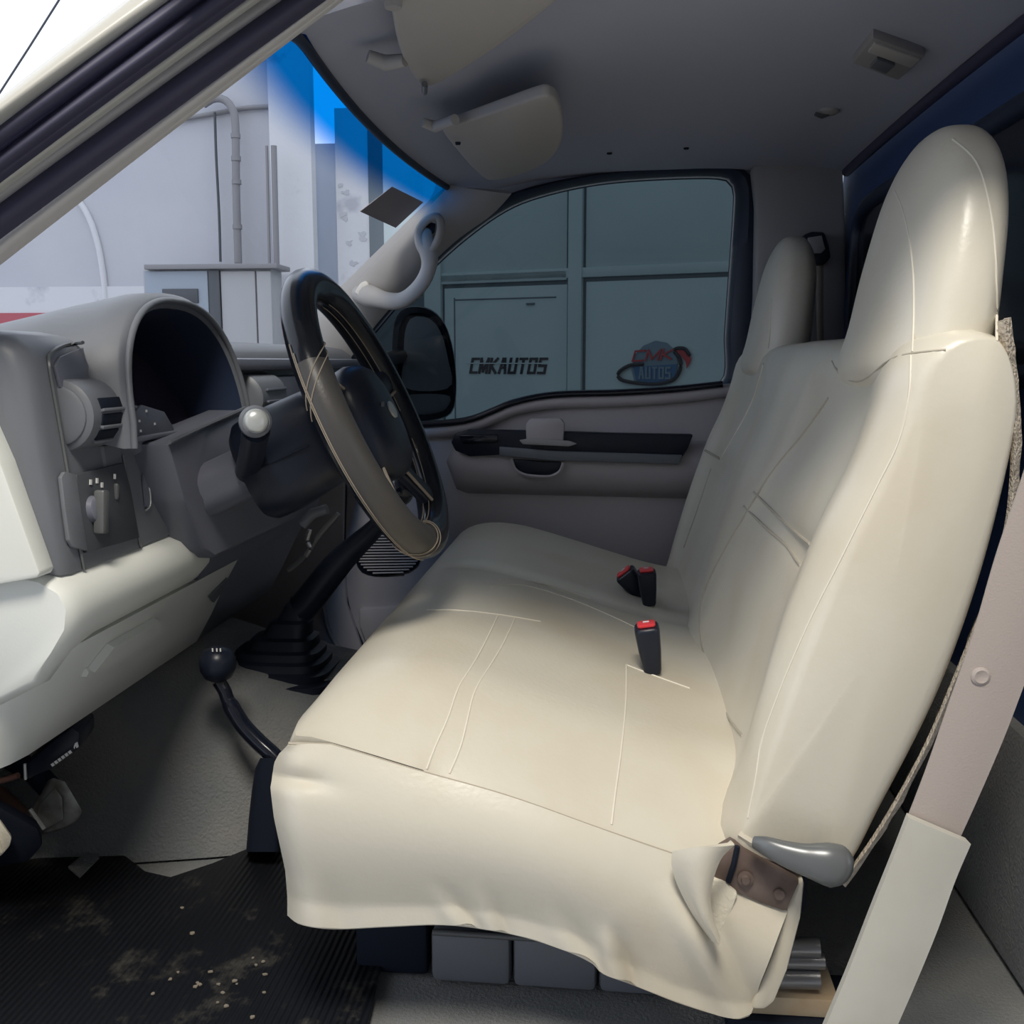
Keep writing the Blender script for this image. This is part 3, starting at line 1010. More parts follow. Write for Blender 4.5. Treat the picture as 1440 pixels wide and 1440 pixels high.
# ---- near side skirt (hangs over the side of the cushion)
top = pl([(406, 1032), (440, 1044), (520, 1066), (600, 1088), (690, 1112), (760, 1131), (820, 1151), (860, 1168), (910, 1187), (958, 1206), (985, 1240), (1030, 1252), (1070, 1266), (1106, 1281)], 96)
bot = pl([(409, 1286), (425, 1297), (470, 1303), (540, 1300), (620, 1297), (680, 1303), (740, 1315), (800, 1335), (835, 1352), (850, 1366), (900, 1385), (950, 1405), (1000, 1421), (1035, 1429), (1052, 1425)], 96)
lprof = [(0, 406), (0.05, 397), (0.12, 390), (0.28, 385), (0.45, 390), (0.6, 398), (0.75, 406), (0.9, 409), (1, 409)]
NR = 36
rows = []
for k in range(NR + 1):
    s = k / NR
    row = []
    for i, (a, b) in enumerate(zip(top, bot)):
        c = i / 95
        u, v = lerp(a.x, b.x, s), lerp(a.y, b.y, s)
        lin = lerp(top[0].x, bot[0].x, s)
        u += (interp(lprof, s) - lin) * math.exp(-c * 9)
        # belly of the side, pulling back in under it
        y = 0.999 - 0.026 * math.sin(math.pi * min(1, s * 1.15)) * (1 - 0.35 * c)
        y += 0.030 * max(0, 1 - c / 0.05) ** 2 * min(1, s * 8)
        # crease below the front corner
        y += 0.012 * math.exp(-((u - 415) / 45) ** 2 - ((v - (1088 + (u - 400) * 0.25)) / 13) ** 2)
        # hanging folds towards the hem
        for (fu, fv, gu, gv, wd, amp) in ((598, 1235, 648, 1300, 11, 0.007), (668, 1235, 694, 1303, 10, 0.006), (845, 1290, 862, 1350, 13, 0.010), (425, 1215, 450, 1300, 20, 0.005), (930, 1230, 985, 1330, 20, 0.012), (760, 1270, 800, 1330, 14, 0.005)):
            d = V((gu - fu, gv - fv))
            L = d.length
            d = d / L
            rel = V((u - fu, v - fv))
            al = rel.dot(d) / L
            pe_ = rel.x * d.y - rel.y * d.x
            wgt = max(0, min(1, al * 1.1))
            wgt = wgt * wgt * (3 - 2 * wgt)
            y -= amp * wgt * math.exp(-(pe_ / wd) ** 2)
            y += amp * 0.7 * wgt * math.exp(-((pe_ - wd * 1.6) / wd) ** 2)
        row.append(P(u, v, y))
    rows.append(row)
# sew the top row onto the cushion edge
edge_tab = sorted((p.x, p.y) for p in edg[14:])
for i in range(96):
    p = rows[0][i]
    if top[i].x < 960:
        dz = interp(edge_tab, p.x) + 0.0005 - p.z
        for k in range(NR + 1):
            rows[k][i].z += dz * (1 - k / NR) ** 3
bm, _ = bm_grid(rows)
solid(bm, 0.004)
SK_TOP = [p.copy() for p, t_ in zip(rows[0], top) if t_.x < 955]
skirt = finish('side_skirt', bm, 'leather', seat, 60)
BV_SK = bvh_of([skirt, cush])
tube('hem', rows[-1], 0.0028, 'leather', seat, n=6)
piping = ([(399, 1035), (440, 1045), (520, 1067), (600, 1089), (690, 1113), (760, 1132), (820, 1152), (860, 1169), (910, 1188), (952, 1204)])
tube('cushion_piping', [p + V((0, -0.0012, 0.0006)) for p in SK_TOP], 0.0020, 'leather_seam', seat, n=6)
# stitched lines on the cushion
BV_C = bvh_of([cush])
for nm, px in (('stitch_line', [(700, 866), (684, 900), (662, 940), (645, 965), (630, 1010), (612, 1050), (600, 1082)]),
               ('stitch_line', [(724, 870), (708, 905), (690, 935), (668, 970), (660, 1000), (648, 1050), (632, 1088)]),
               ('stitch_line', [(600, 858), (640, 858), (700, 864), (760, 874)]),
               ('stitch_line', [(881, 935), (880, 990), (873, 1060), (866, 1110), (860, 1160)]),
               ('stitch_line', [(881, 935), (920, 950), (970, 968)]),
               ('stitch_line', [(690, 826), (730, 822), (790, 838), (850, 862), (910, 890)]),
               ('stitch_line', [(700, 815), (760, 820), (830, 842)]),
               ('stitch_line', [(877, 770), (878, 795)])):
    seam(nm, px, BV_C, 0.0013, 'leather_pale_thread' if nm == 'stitch_line' else 'leather_seam', seat)

# ---- torn flap, foam and bracket at the rear lower corner
fl = pl([(950, 1196), (948, 1212), (955, 1238), (972, 1272), (990, 1300), (1006, 1321)], 20)
fr_ = pl([(1030, 1184), (1012, 1202), (1000, 1230), (994, 1262), (998, 1292), (1008, 1320)], 20)
rows = []
for a, b in zip(fl, fr_):
    row = []
    for j in range(10):
        t = j / 9
        row.append(P(lerp(a.x, b.x, t), lerp(a.y, b.y, t), 0.972 - 0.022 * math.sin(math.pi * t * 0.75)))
    rows.append(row)
sheet('cover_flap', rows, 'leather', seat, 0.004, 60)
tube('flap_edge', [P(a.x, a.y, 0.962) for a in pl([(1030, 1185), (1012, 1203), (1000, 1231), (994, 1262), (998, 1292), (1007, 1321)], 24)], 0.003, 'leather', seat, n=6)
prism('foam_edge', [P(u, v, 0.985) for u, v in [(1002, 1236), (1020, 1242), (1038, 1258), (1030, 1280), (1018, 1304), (1009, 1318), (1000, 1300), (996, 1262)]], (0, 0.02, 0), 'foam', seat, 0.003)
br = prism('hinge_bracket', [P(u, v, 0.990) for u, v in [(1012, 1204), (1036, 1190), (1126, 1240), (1106, 1284), (1070, 1272), (1036, 1256), (1000, 1236)]], (0, 0.03, 0), 'bracket_brown', seat, 0.004)
lathe('bolt', P(1048, 1235, 0.988), (0, -1, 0), [(0, 0.008), (0.002, 0.008), (0.003, 0.005), (0.006, 0.004)], 'bracket_brown', br, 14)
lathe('bolt', P(1096, 1258, 0.988), (0, -1, 0), [(0, 0.006), (0.002, 0.005)], 'bracket_brown', br, 14)
tube('hinge_crease', [P(1037, 1190, 0.988), P(1032, 1215, 0.988), P(1024, 1240, 0.988)], 0.003, 'black_matte', br, n=6)
prism('rear_hem', [P(u, v, 0.995) for u, v in [(1107, 1274), (1118, 1243), (1132, 1238), (1127, 1292), (1108, 1366), (1090, 1410), (1076, 1422), (1054, 1420), (1084, 1345)]], (0, 0.02, 0), 'leather', seat, 0.005)

# ---- backrest: outline of the side, carried across the bench
OUT = [(0.130, 0.250), (0.142, 0.300), (0.159, 0.368), (0.188, 0.470), (0.223, 0.577), (0.250, 0.640), (0.270, 0.700), (0.281, 0.745), (0.300, 0.772), (0.335, 0.782), (0.362, 0.772), (0.382, 0.730), (0.384, 0.675), (0.366, 0.552), (0.334, 0.429), (0.286, 0.309), (0.245, 0.225), (0.190, 0.235)]
OL = crom([V(p) for p in OUT], 84, closed=True)
CEN = V((0.262, 0.50))


def bumps(y, z):
    """how far the front face stands proud (m) across the bench"""
    t = (z - 0.27) / 0.48
    o = 0.0
    for (yc, hw, sgn) in ((1.30, 0.30, 1), (2.05, 0.27, -1)):
        half = hw * lerp(1.0, 0.62, max(0, min(1, t)))
        d = abs(y - yc) / half
        if d < 1.25:
            o -= 0.012 * max(0, 1 - d ** 4) * max(0, min(1, t * 6)) * max(0, min(1, (1.02 - t) * 6))
            band_ = math.exp(-((t - (0.56 + 0.08 * (y - yc) * sgn)) / 0.030) ** 2)
            o -= 0.008 * band_ * max(0, 1 - d ** 6)
    o += 0.016 * math.exp(-((y - 1.055) / 0.045) ** 2) * (1 - abs(2 * t - 0.9) * 0.4)
    o += 0.010 * math.exp(-((y - 1.66) / 0.10) ** 2) + 0.012 * math.exp(-((y - 2.29) / 0.04) ** 2)
    return o


secs = []
ysb = [0.998, 1.0, 1.005, 1.013, 1.025, 1.04, 1.06] + [lerp(1.08, 2.27, i / 70) for i in range(71)] + [2.285, 2.305, 2.32, 2.332, 2.338, 2.34]
for y in ysb:
    d = min(y - 0.998, 2.34 - y)
    k = 1.0 if d > 0.05 else math.sqrt(max(0, 1 - (1 - d / 0.05) ** 2))
    sx, sz = lerp(0.74, 1.0, k), lerp(0.955, 1.0, k)
    sec = []
    for p in OL:
        # local slant of the backrest: centre line x at this height
        cx = CEN.x + (p.y - CEN.y) * 0.36
        x = cx + (p.x - cx) * sx
        z = CEN.y + (p.y - CEN.y) * sz
        if p.x < cx - 0.02:
            x -= bumps(y, z) * 0.94 * k
        sec.append(V((x, y, z)))
    secs.append(sec)
bm, vs = bm_grid(secs, close_u=True)
for ring, yy in ((vs[0], 0.990), (vs[-1], 2.346)):
    # slightly domed side panel
    c = V((sum(v.co.x for v in ring) / len(ring), yy, sum(v.co.z for v in ring) / len(ring)))
    prev = ring
    for f in (0.75, 0.45, 0.2):
        cur = [bm.verts.new(V((lerp(c.x, v.co.x, f), lerp(yy, v.co.y, f ** 2), lerp(c.z, v.co.z, f)))) for v in ring]
        for i in range(len(ring)):
            bm.faces.new((prev[i], prev[(i + 1) % len(ring)], cur[(i + 1) % len(ring)], cur[i]))
        prev = cur
    bm.faces.new(prev)
back = finish('backrest', bm, 'leather', seat, 60)

# ---- headrests
HT = [(0.712, 0.165, 0.290, 0.366), (0.728, 0.171, 0.274, 0.370), (0.75, 0.174, 0.270, 0.380), (0.79, 0.170, 0.280, 0.388), (0.84, 0.163, 0.289, 0.392), (0.89, 0.150, 0.299, 0.396), (0.93, 0.132, 0.308, 0.396), (0.96, 0.108, 0.318, 0.392), (0.98, 0.080, 0.328, 0.385), (0.991, 0.052, 0.337, 0.376), (0.996, 0.02, 0.348, 0.364)]


def headrest(yc):
    secs = []
    tab = crom([V(h) for h in HT], 34)
    for q in tab:
        z, hw, xf, xr = q[0], q[1], q[2], q[3]
        # the front tongue dips below the shoulder line in the middle
        secs.append([V((a, b, z)) for a, b in sq((xf + xr) / 2, yc, max(0.006, (xr - xf) / 2), max(0.012, hw), 2.7, 48)])
    return loft('headrest', secs, 'leather', seat, True, 60)


hr1 = headrest(1.192)
hr2 = headrest(2.155)
BV_B = bvh_of([back, hr1, hr2])
bl = [('insert_seam', [(1281, 500), (1278, 560), (1262, 625), (1235, 680), (1205, 740), (1178, 795), (1140, 870), (1105, 950), (1082, 1010), (1070, 1046), (1062, 1100), (1052, 1150)], 'leather_pale_thread', 0.0013),
      ('insert_seam', [(1165, 560), (1130, 610), (1085, 665), (1040, 738), (1005, 800), (986, 850), (986, 900), (1000, 955), (1022, 1005), (1045, 1035), (1068, 1047)], 'leather_seam', 0.0018),
      ('insert_seam', [(1060, 692), (1090, 722), (1130, 758), (1160, 778), (1181, 788)], 'leather_seam', 0.0020),
      ('insert_seam', [(1046, 712), (1080, 745), (1112, 772), (1118, 788), (1140, 803), (1168, 818)], 'leather_seam', 0.0020),
      ('headrest_seam', [(1240, 247), (1262, 275), (1276, 320), (1284, 380), (1285, 440), (1283, 495)], 'leather_pale_thread', 0.0012),
      ('headrest_seam', [(1340, 196), (1372, 225), (1388, 270), (1398, 330), (1401, 400), (1402, 480)], 'leather_pale_thread', 0.0014),
      ('shoulder_seam', [(1170, 508), (1178, 525), (1205, 539), (1225, 528), (1250, 506), (1282, 497), (1330, 492)], 'leather_seam', 0.0014),
      ('headrest_seam', [(1085, 420), (1083, 470), (1080, 490)], 'leather_pale_thread', 0.0014),
      ('shoulder_seam', [(1032, 510), (1045, 516), (1065, 500), (1085, 488), (1120, 486), (1150, 488)], 'leather_seam', 0.0022),
      ('insert_seam', [(1074, 512), (1060, 560), (1040, 600), (1014, 645)], 'leather_pale_thread', 0.0022),
      ('insert_seam', [(1000, 660), (980, 720), (962, 770)], 'leather_seam', 0.0022),
      ('insert_seam', [(976, 616), (990, 632), (1012, 645)], 'leather_seam', 0.0026),
      ('insert_seam', [(970, 628), (985, 645), (1000, 660)], 'leather_seam', 0.0026),
      ('hem', [(1040, 1172), (1070, 1192), (1110, 1215), (1150, 1240), (1172, 1250)], 'leather', 0.004)]
for nm, px, m, r in bl:
    seam(nm, px, BV_B, r, m, seat)
# carpet-like edging on the rear of the backrest
ie = pl([(1402, 452), (1412, 540), (1418, 600), (1420, 660), (1412, 740), (1388, 830), (1345, 940), (1298, 1050), (1240, 1155), (1182, 1240)], 60)
oe = pl([(1422, 446), (1433, 540), (1436, 600), (1434, 660), (1423, 745), (1396, 835), (1353, 946), (1306, 1056), (1248, 1162), (1188, 1247)], 60)
random.seed(11)
rows = []
for a, b in zip(ie, oe):
    j = random.uniform(-1.6, 1.6)
    rows.append([P(a.x, a.y, 1.012), P(lerp(a.x, b.x, 0.5), lerp(a.y, b.y, 0.5), 1.000 + random.uniform(-.002, .002)), P(b.x + j, b.y + j, 1.010 + random.uniform(-.003, .003)), P(b.x + j * 0.5, b.y, 1.05)])
sheet('rear_carpet', rows, 'carpet_tan', seat, 0.006, 80)
# recline lever
lp = [P(1060, 1184, 0.975), P(1078, 1190, 0.968), P(1100, 1199, 0.963), P(1125, 1207, 0.96), P(1148, 1212, 0.958), P(1168, 1216, 0.958), P(1182, 1220, 0.960), P(1190, 1222, 0.963)]
tube('recline_lever', crom(lp, 24), [interp([(0, 0.006), (0.1, 0.009), (0.35, 0.013), (0.55, 0.016), (0.75, 0.021), (0.88, 0.022), (0.96, 0.017), (1, 0.006)], i / 23) for i in range(24)], 'lever_grey', seat, n=16, ref=V((0, 1, 0)), flat=0.75)

# ---- seat pedestal seen under the cushion
box('seat_riser', (-0.26, 1.30, 0.065), (0.09, 0.30, 0.13), 'black_matte', seat, 0.006)
box('seat_riser', (-0.19, 1.95, 0.065), (0.09, 0.30, 0.13), 'black_matte', seat, 0.006)
box('seat_riser', (0.16, 1.42, 0.065), (0.06, 0.16, 0.13), 'black_matte', seat, 0.006)
box('seat_riser', (0.16, 1.95, 0.065), (0.06, 0.30, 0.13), 'black_matte', seat, 0.006)

# =================================================================== BUCKLES
def buckle(name, label, top_px, bot_px, Yt, w, d, group):
    """black buckle standing out of the gap: body from bottom to top, red button on the end"""
    a = cast(BV_C, *bot_px)
    b = P(*top_px, a.y)
    ax = (b - a).normalized()
    sd = V((0, 1, 0)).cross(ax).normalized()
    t = thing(name, label, 'buckle', a, group)
    secs = []
    L = (b - a).length
    nn = sd.cross(ax).normalized()
    for s, k in ((0, 0.62), (0.08, 0.72), (0.5, 0.9), (0.9, 1.0), (0.97, 0.98), (1.0, 0.9)):
        secs.append([a + ax * (L * s) + sd * (x * k) + nn * (y * k) for x, y in sq(0, 0, w / 2, d / 2, 5, 24)])
    loft('body', secs, 'black_plastic', t, True, 40)
    prism('button', [b + ax * 0.0005 + sd * x + nn * y for x, y in sq(0, 0, w * 0.36, d * 0.30, 6, 16)], ax * 0.004, 'red_button', t, 0.001)
    prism('button_label', [b + ax * 0.005 + sd * x + nn * y for x, y in ((-w * 0.12, -d * 0.1), (w * 0.12, -d * 0.1), (w * 0.12, d * 0.02), (-w * 0.12, d * 0.02))], ax * 0.0006, 'white_mark', t)
    return t


buckle('seat_belt_buckle', 'single black seat belt buckle with red button nearest the driver seat', (909, 880), (918, 945), 1.50, 0.034, 0.045, 'seat belt buckles')
buckle('seat_belt_buckle', 'black buckle leaning forward, left of the pair on the middle seat', (878, 805), (905, 838), 1.66, 0.040, 0.05, 'seat belt buckles')
buckle('seat_belt_buckle', 'black upright buckle with upturned red button, right of the pair', (909, 803), (913, 850), 1.70, 0.034, 0.05, 'seat belt buckles')

# =================================================================== THINGS UNDER AND BEHIND THE SEAT
tb = thing('storage_tray', 'dark segmented plastic tray lying on the carpet beneath the seat', 'tray', PZ(760, 1395, 0))
ta, tbk = PZ(606, 1382, 0.001), PZ(985, 1408, 0.001)
dirx = (tbk - ta).normalized()
nrm = V((-dirx.y, dirx.x, 0))
cuts = [(0.0, 0.30), (0.31, 0.62), (0.63, 0.88), (0.89, 1.12)]
L = (tbk - ta).length
for a, b in cuts:
    q = ta + dirx * (L * (a + b) / 2)
    rot = Matrix(((dirx.x, nrm.x, 0), (dirx.y, nrm.y, 0), (0, 0, 1)))
    box('tray_segment', q + nrm * 0.05 + V((0, 0, 0.034)), (L * (b - a), 0.10, 0.066), 'dash_mid', tb, 0.008, rot)
tube('tray_rim', [ta + dirx * (L * s) + V((0, 0, 0.068)) - nrm * 0.002 for s in (0.01, 0.3, 0.6, 0.9, 1.1)], 0.004, 'lever_grey', tb, n=8)

for i, (u, v, lb) in enumerate(((1128, 1332, 'dark steel tube end, topmost of three behind the seat skirt'), (1135, 1352, 'dark steel tube end, middle of three behind the seat skirt'), (1128, 1376, 'bright lower steel tube end above the wood block'))):
    a = P(u - 70, v - 2, 1.10)
    b = P(u + 24, v, 1.10)
    r = (0.011, 0.009, 0.012)[i]
    t = lathe('steel_tube', a, b - a, [(0, r), ((b - a).length, r), ((b - a).length, r * 0.7), ((b - a).length - 0.02, r * 0.7)], 'steel_dark', None, 16)
    tag(t, lb, 'tube', 'steel tubes behind the seat')
wb = box('wood_block', P(1110, 1414, 1.085) + V((0, 0.04, -0.002)), (0.11, 0.08, 0.022), 'wood', None, 0.002)
tag(wb, 'small pale wooden block lying below the steel tubes', 'block')
tag(box('seat_track', (0.215, 1.125, 0.007), (0.15, 0.10, 0.022), 'black_matte', None, 0.004), 'black seat track rail under the wood block', 'rail')

# =================================================================== SEAT BELTS
sb = thing('seat_belt', 'beige driver seat belt running down into a pale plastic sleeve', 'seat belt', P(1180, 1440, 0.93))


def ribbon(name, la, lb, Yf, t, m, parent, n=40, bevel=0.0):
    A, B = pl(la, n), pl(lb, n)
    rows = []
    for i, (a, b) in enumerate(zip(A, B)):
        y = Yf(i / (n - 1))
        rows.append([P(lerp(a.x, b.x, j / 6), lerp(a.y, b.y, j / 6), y - 0.0025 * math.sin(math.pi * j / 6)) for j in range(7)])
    bm, _ = bm_grid(rows)
    solid(bm, t)
    return finish(name, bm, m, parent, 50)


ribbon('webbing', [(1690, 60), (1610, 230), (1530, 410), (1470, 560), (1440, 660), (1400, 780), (1368, 890), (1335, 985), (1302, 1080), (1275, 1150), (1262, 1180)], [(1800, 90), (1725, 260), (1650, 440), (1590, 590), (1540, 700), (1490, 830), (1450, 930), (1412, 1030), (1378, 1110), (1350, 1172), (1335, 1205)], lambda s: 0.93, 0.003, 'belt_web', sb, 60)
box('upper_guide', P(1745, 70, 0.94), (0.09, 0.03, 0.06), 'black_plastic', sb, 0.008)
ribbon('sleeve', [(1275, 1143), (1255, 1195), (1225, 1270), (1190, 1360), (1150, 1455), (1110, 1550)], [(1357, 1178), (1335, 1230), (1310, 1300), (1275, 1385), (1240, 1465), (1205, 1550)], lambda s: 0.925, 0.012, 'belt_sleeve', sb)
lathe('stop_button', P(1378, 950, 0.927), (0, -1, 0), [(0, 0.0085), (0.003, 0.0085), (0.0045, 0.006), (0.0035, 0.003)], 'belt_web', sb, 18)
pbt = thing('seat_belt', 'grey passenger seat belt hanging from a guide behind far headrest', 'seat belt', P(1155, 490, 2.36))
ribbon('webbing', [(1147, 372), (1148, 420), (1150, 500)], [(1157, 372), (1157, 420), (1158, 500)], lambda s: 2.365, 0.002, 'belt_web', pbt, 12)
prism('guide_cover', [P(u, v, 2.33) for u, v in [(1130, 330), (1142, 325), (1160, 326), (1166, 345), (1169, 362), (1160, 372), (1140, 372), (1132, 350)]], (0, 0.06, 0), 'black_plastic', pbt, 0.006)
prism('guide_face', [P(u, v, 2.325) for u, v in [(1136, 334), (1156, 331), (1161, 350), (1155, 356), (1140, 356)]], (0, 0.01, 0), 'trim_grey', pbt, 0.002)


# =================================================================== DASHBOARD
dash = thing('dashboard', 'dark grey dashboard with hooded instrument cluster and pale lower panel', 'dashboard', (-0.7, 1.73, 0.3))


def dsec(y, recess=False):
    if recess:
        p = [(-0.97, 0.735), (-0.86, 0.762), (-0.76, 0.772), (-0.755, 0.765), (-0.75, 0.70), (-0.745, 0.662), (-0.70, 0.657), (-0.64, 0.652), (-0.600, 0.650), (-0.596, 0.60), (-0.588, 0.53), (-0.590, 0.518), (-0.66, 0.50), (-0.95, 0.45)]
    else:
        p = [(-0.97, 0.735), (-0.86, 0.762), (-0.74, 0.780), (-0.67, 0.784), (-0.635, 0.778), (-0.620, 0.765), (-0.612, 0.745), (-0.608, 0.70), (-0.604, 0.65), (-0.597, 0.60), (-0.588, 0.53), (-0.590, 0.518), (-0.66, 0.50), (-0.95, 0.45)]
    return [V((a, y, b)) for a, b in p]


secs = []
for y, k in ((1.028, 0.90), (1.032, 0.95), (1.04, 0.985), (1.055, 1.0)):
    s = dsec(y)
    c = V((-0.78, y, 0.62))
    secs.append([c + (p - c) * k for p in s])
secs += [dsec(1.10), dsec(1.163), dsec(1.165, True), dsec(1.35, True), dsec(1.547, True), dsec(1.549)] + [dsec(y) for y in (1.6, 1.8, 2.0, 2.2, 2.38, 2.42)]
body = loft('dash_body', secs, 'dash_mid', dash, True, 35)

# cluster hood
def arch(x, hw, z0, h, e=2.5, n=34, yc=1.357):
    o = []
    for i in range(n):
        t = math.pi * i / (n - 1)
        c, s = math.cos(t), math.sin(t)
        o.append(V((x, yc - hw * math.copysign(abs(c) ** (2 / e), c), z0 + h * abs(s) ** (2 / e))))
    return o


def lean(sec, amt):
    return [V((p.x - amt * max(0, (p.z - 0.68)), p.y, p.z)) for p in sec]


A_out = [lean(arch(-0.563, 0.198, 0.648, 0.186), 0.16), lean(arch(-0.570, 0.203, 0.648, 0.192), 0.16), lean(arch(-0.60, 0.208, 0.655, 0.184), 0.16), arch(-0.68, 0.214, 0.70, 0.126), arch(-0.76, 0.226, 0.72, 0.085), arch(-0.84, 0.24, 0.72, 0.055), arch(-0.92, 0.25, 0.70, 0.05)]
A_in = [lean(arch(-0.563, 0.192, 0.648, 0.178), 0.16), lean(arch(-0.568, 0.188, 0.650, 0.170), 0.16), lean(arch(-0.60, 0.182, 0.652, 0.160), 0.16), arch(-0.70, 0.178, 0.655, 0.150), arch(-0.745, 0.176, 0.657, 0.146)]
bm, _ = bm_grid([A_in[1], A_in[0]] + A_out)
hood = finish('cluster_hood', bm, 'dash_mid', dash, 60)
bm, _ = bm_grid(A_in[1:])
finish('shaded_hood_lining', bm, 'shaded_hood_lining', dash, 60)
ln = arch(-0.742, 0.180, 0.655, 0.150)
lens = [V((p.x + 0.10 * (1 - (p.z - 0.655) / 0.15), p.y, p.z)) for p in ln]
prism('cluster_lens', lens, (-0.004, 0, 0), 'lens_dark', dash)
box('cluster_floor', (-0.655, 1.357, 0.655), (0.16, 0.36, 0.006), 'dash_dark', dash, 0.002)
tube('hood_lip', [p + V((0.001, 0, 0)) for p in lean(arch(-0.562, 0.195, 0.648, 0.182), 0.16)], 0.0045, 'dash_mid', dash, n=8, ref=V((1, 0, 0)))
# bezel frame at the driver's end with its lines
FN = V((0.99, 0, 0.12))


def FX(u, v, lift=0.0):
    """point on the dash face"""
    h = cast(BV_D, u, v)
    return (h if h else PX(u, v, -0.60)) + FN * lift


BV_D = bvh_of([body])
bez = [(114, 482), (90, 485), (72, 494), (66, 508), (80, 590), (92, 660), (104, 740), (116, 800)]
bq = crom([V(p) for p in bez], 40)
tube('bezel_line', [FX(a.x, a.y, 0.002) for a in bq], 0.0022, 'lever_grey', dash, n=6, ref=V((1, 0, 0)))
tube('bezel_line', [FX(a.x, a.y, 0.002) for a in pl([(171, 640), (180, 690), (197, 776)], 14)], 0.0018, 'lever_grey', dash, n=6, ref=V((1, 0, 0)))
up = prism('bezel_upper', [FX(u, v, 0.001) for u, v in [(73, 516), (79, 502), (112, 489), (116, 512), (120, 544), (88, 556), (80, 545)]], FN * 0.004, 'dash_dark', dash, 0.001)
# air vent barrel
vent = thing_v = lathe('air_vent', V((-0.613, 1.090, 0.690)), (0, 1, 0), [(0.0, 0.026), (0.001, 0.035), (0.004, 0.040), (0.010, 0.041), (0.100, 0.041), (0.108, 0.038)], 'dash_mid', dash, 32, 30)
lathe('vent_cap', V((-0.613, 1.0905, 0.690)), (0, -1, 0), [(-0.002, 0.034), (0.002, 0.033), (0.004, 0.029), (0.005, 0.01)], 'dash_mid', vent, 28)
for k, a in enumerate((18, -8, -34)):
    r = 0.0395
    c = V((-0.613 + r * math.cos(math.radians(a)), 1.150, 0.690 + r * math.sin(math.radians(a))))
    rot = Matrix.Rotation(-math.radians(a), 3, 'Y')
    box('vent_gap', c, (0.006, 0.080, 0.013), 'black_matte', vent, 0.001, rot)
    box('vent_slat', c + rot @ V((0.002, 0, -0.008)), (0.006, 0.082, 0.0035), 'dash_mid', vent, 0.001, rot)
    box('vent_tab', c + rot @ V((0.003, 0.030, 0.0)), (0.006, 0.006, 0.008), 'lever_grey', vent, 0.001, rot)
# second vent in the centre
v2 = lathe('air_vent', V((-0.605, 1.63, 0.690)), (0, 1, 0), [(0.0, 0.028), (0.001, 0.035), (0.004, 0.040), (0.010, 0.041), (0.125, 0.041), (0.13, 0.038)], 'dash_mid', dash, 32, 30)
for a in (18, -8, -34):
    c = V((-0.605 + 0.043 * math.cos(math.radians(a)), 1.70, 0.690 + 0.043 * math.sin(math.radians(a))))
    box('vent_slat', c, (0.005, 0.10, 0.004), 'dash_dark', v2, 0.001, Matrix.Rotation(-math.radians(a), 3, 'Y'))
# centre and passenger dash face
box('center_stack', (-0.60, 1.80, 0.625), (0.03, 0.24, 0.20), 'dash_dark', dash, 0.01)
box('glove_box', (-0.60, 2.15, 0.60), (0.03, 0.40, 0.14), 'dash_dark', dash, 0.01)
box('top_lip', (-0.60, 1.98, 0.745), (0.035, 0.86, 0.02), 'dash_dark', dash, 0.006)
# light switch panel
lsp = prism('light_switch_panel', [FX(u, v, 0.001) for u, v in [(101, 668), (168, 651), (178, 690), (190, 757), (150, 768), (116, 778), (108, 725)]], FN * 0.005, 'cabinet_dark', dash, 0.001)
prism('panel_side', [FX(u, v, 0.0015) for u, v in [(79, 672), (84, 664), (100, 668), (108, 725), (116, 775), (96, 770), (90, 760), (84, 715)]], FN * 0.005, 'dash_mid', dash, 0.001)
kc = FX(124, 717, 0.006)
kn = lathe('light_knob', kc, FN, [(0, 0.016), (0.006, 0.015), (0.008, 0.012)], 'dash_dark', lsp, 20)
rotk = Matrix.Rotation(math.radians(-8), 3, 'X')
box('knob_grip', kc + FN * 0.010 + V((0, 0, -0.004)), (0.013, 0.015, 0.050), 'lever_grey', lsp, 0.003, rotk)
box('dimmer_wheel', FX(156, 692, 0.006), (0.008, 0.007, 0.020), 'lever_grey', lsp, 0.003, rotk)
for u, v in ((119, 679), (128, 677), (135, 683), (153, 671)):
    box('switch_symbol', FX(u, v, 0.0075), (0.001, 0.0045, 0.006), 'white_mark', lsp, 0.0, rotk)
prism('blank_slot', [FX(u, v, 0.001) for u, v in [(198, 668), (206, 668), (210, 700), (208, 716), (202, 712)]], FN * 0.002, 'dash_dark', dash)
tube('slot_glint', [FX(a.x, a.y, 0.003) for a in pl([(204, 672), (208, 695), (208, 712), (202, 718)], 12)], 0.0012, 'silver_paint', dash, n=5)
# small switch pod below the cluster
pod = prism('switch_pod', [PX(u, v, -0.585) for u, v in [(184, 585), (200, 568), (232, 578), (246, 602), (242, 622), (205, 638), (188, 620)]], (-0.03, 0, -0.01), 'dash_dark', dash, 0.003)
random.seed(5)
for u, v, m in ((190, 572, 'white_mark'), (206, 578, 'white_mark'), (196, 592, 'white_mark'), (218, 596, 'white_mark'), (198, 606, 'white_mark'), (214, 612, 'white_mark'), (183, 600, 'red_mark')):
    box('switch_symbol', PX(u, v, -0.584), (0.001, 0.0035, 0.003 if m == 'white_mark' else 0.009), m, pod)
# column opening panel
cpn = prism('column_panel', [P(238, 624, 1.23), P(290, 600, 1.36), P(345, 576, 1.50), P(365, 600, 1.52), P(430, 712, 1.56), P(418, 728, 1.55), P(300, 786, 1.36), P(285, 775, 1.33), P(262, 706, 1.27)], (-0.06, 0, 0), 'dash_dark', dash, 0.006)
tube('panel_bead', [P(u, v, y) for u, v, y in ((238, 622, 1.228), (290, 598, 1.358), (345, 574, 1.498))], 0.003, 'dash_mid', dash, n=6)
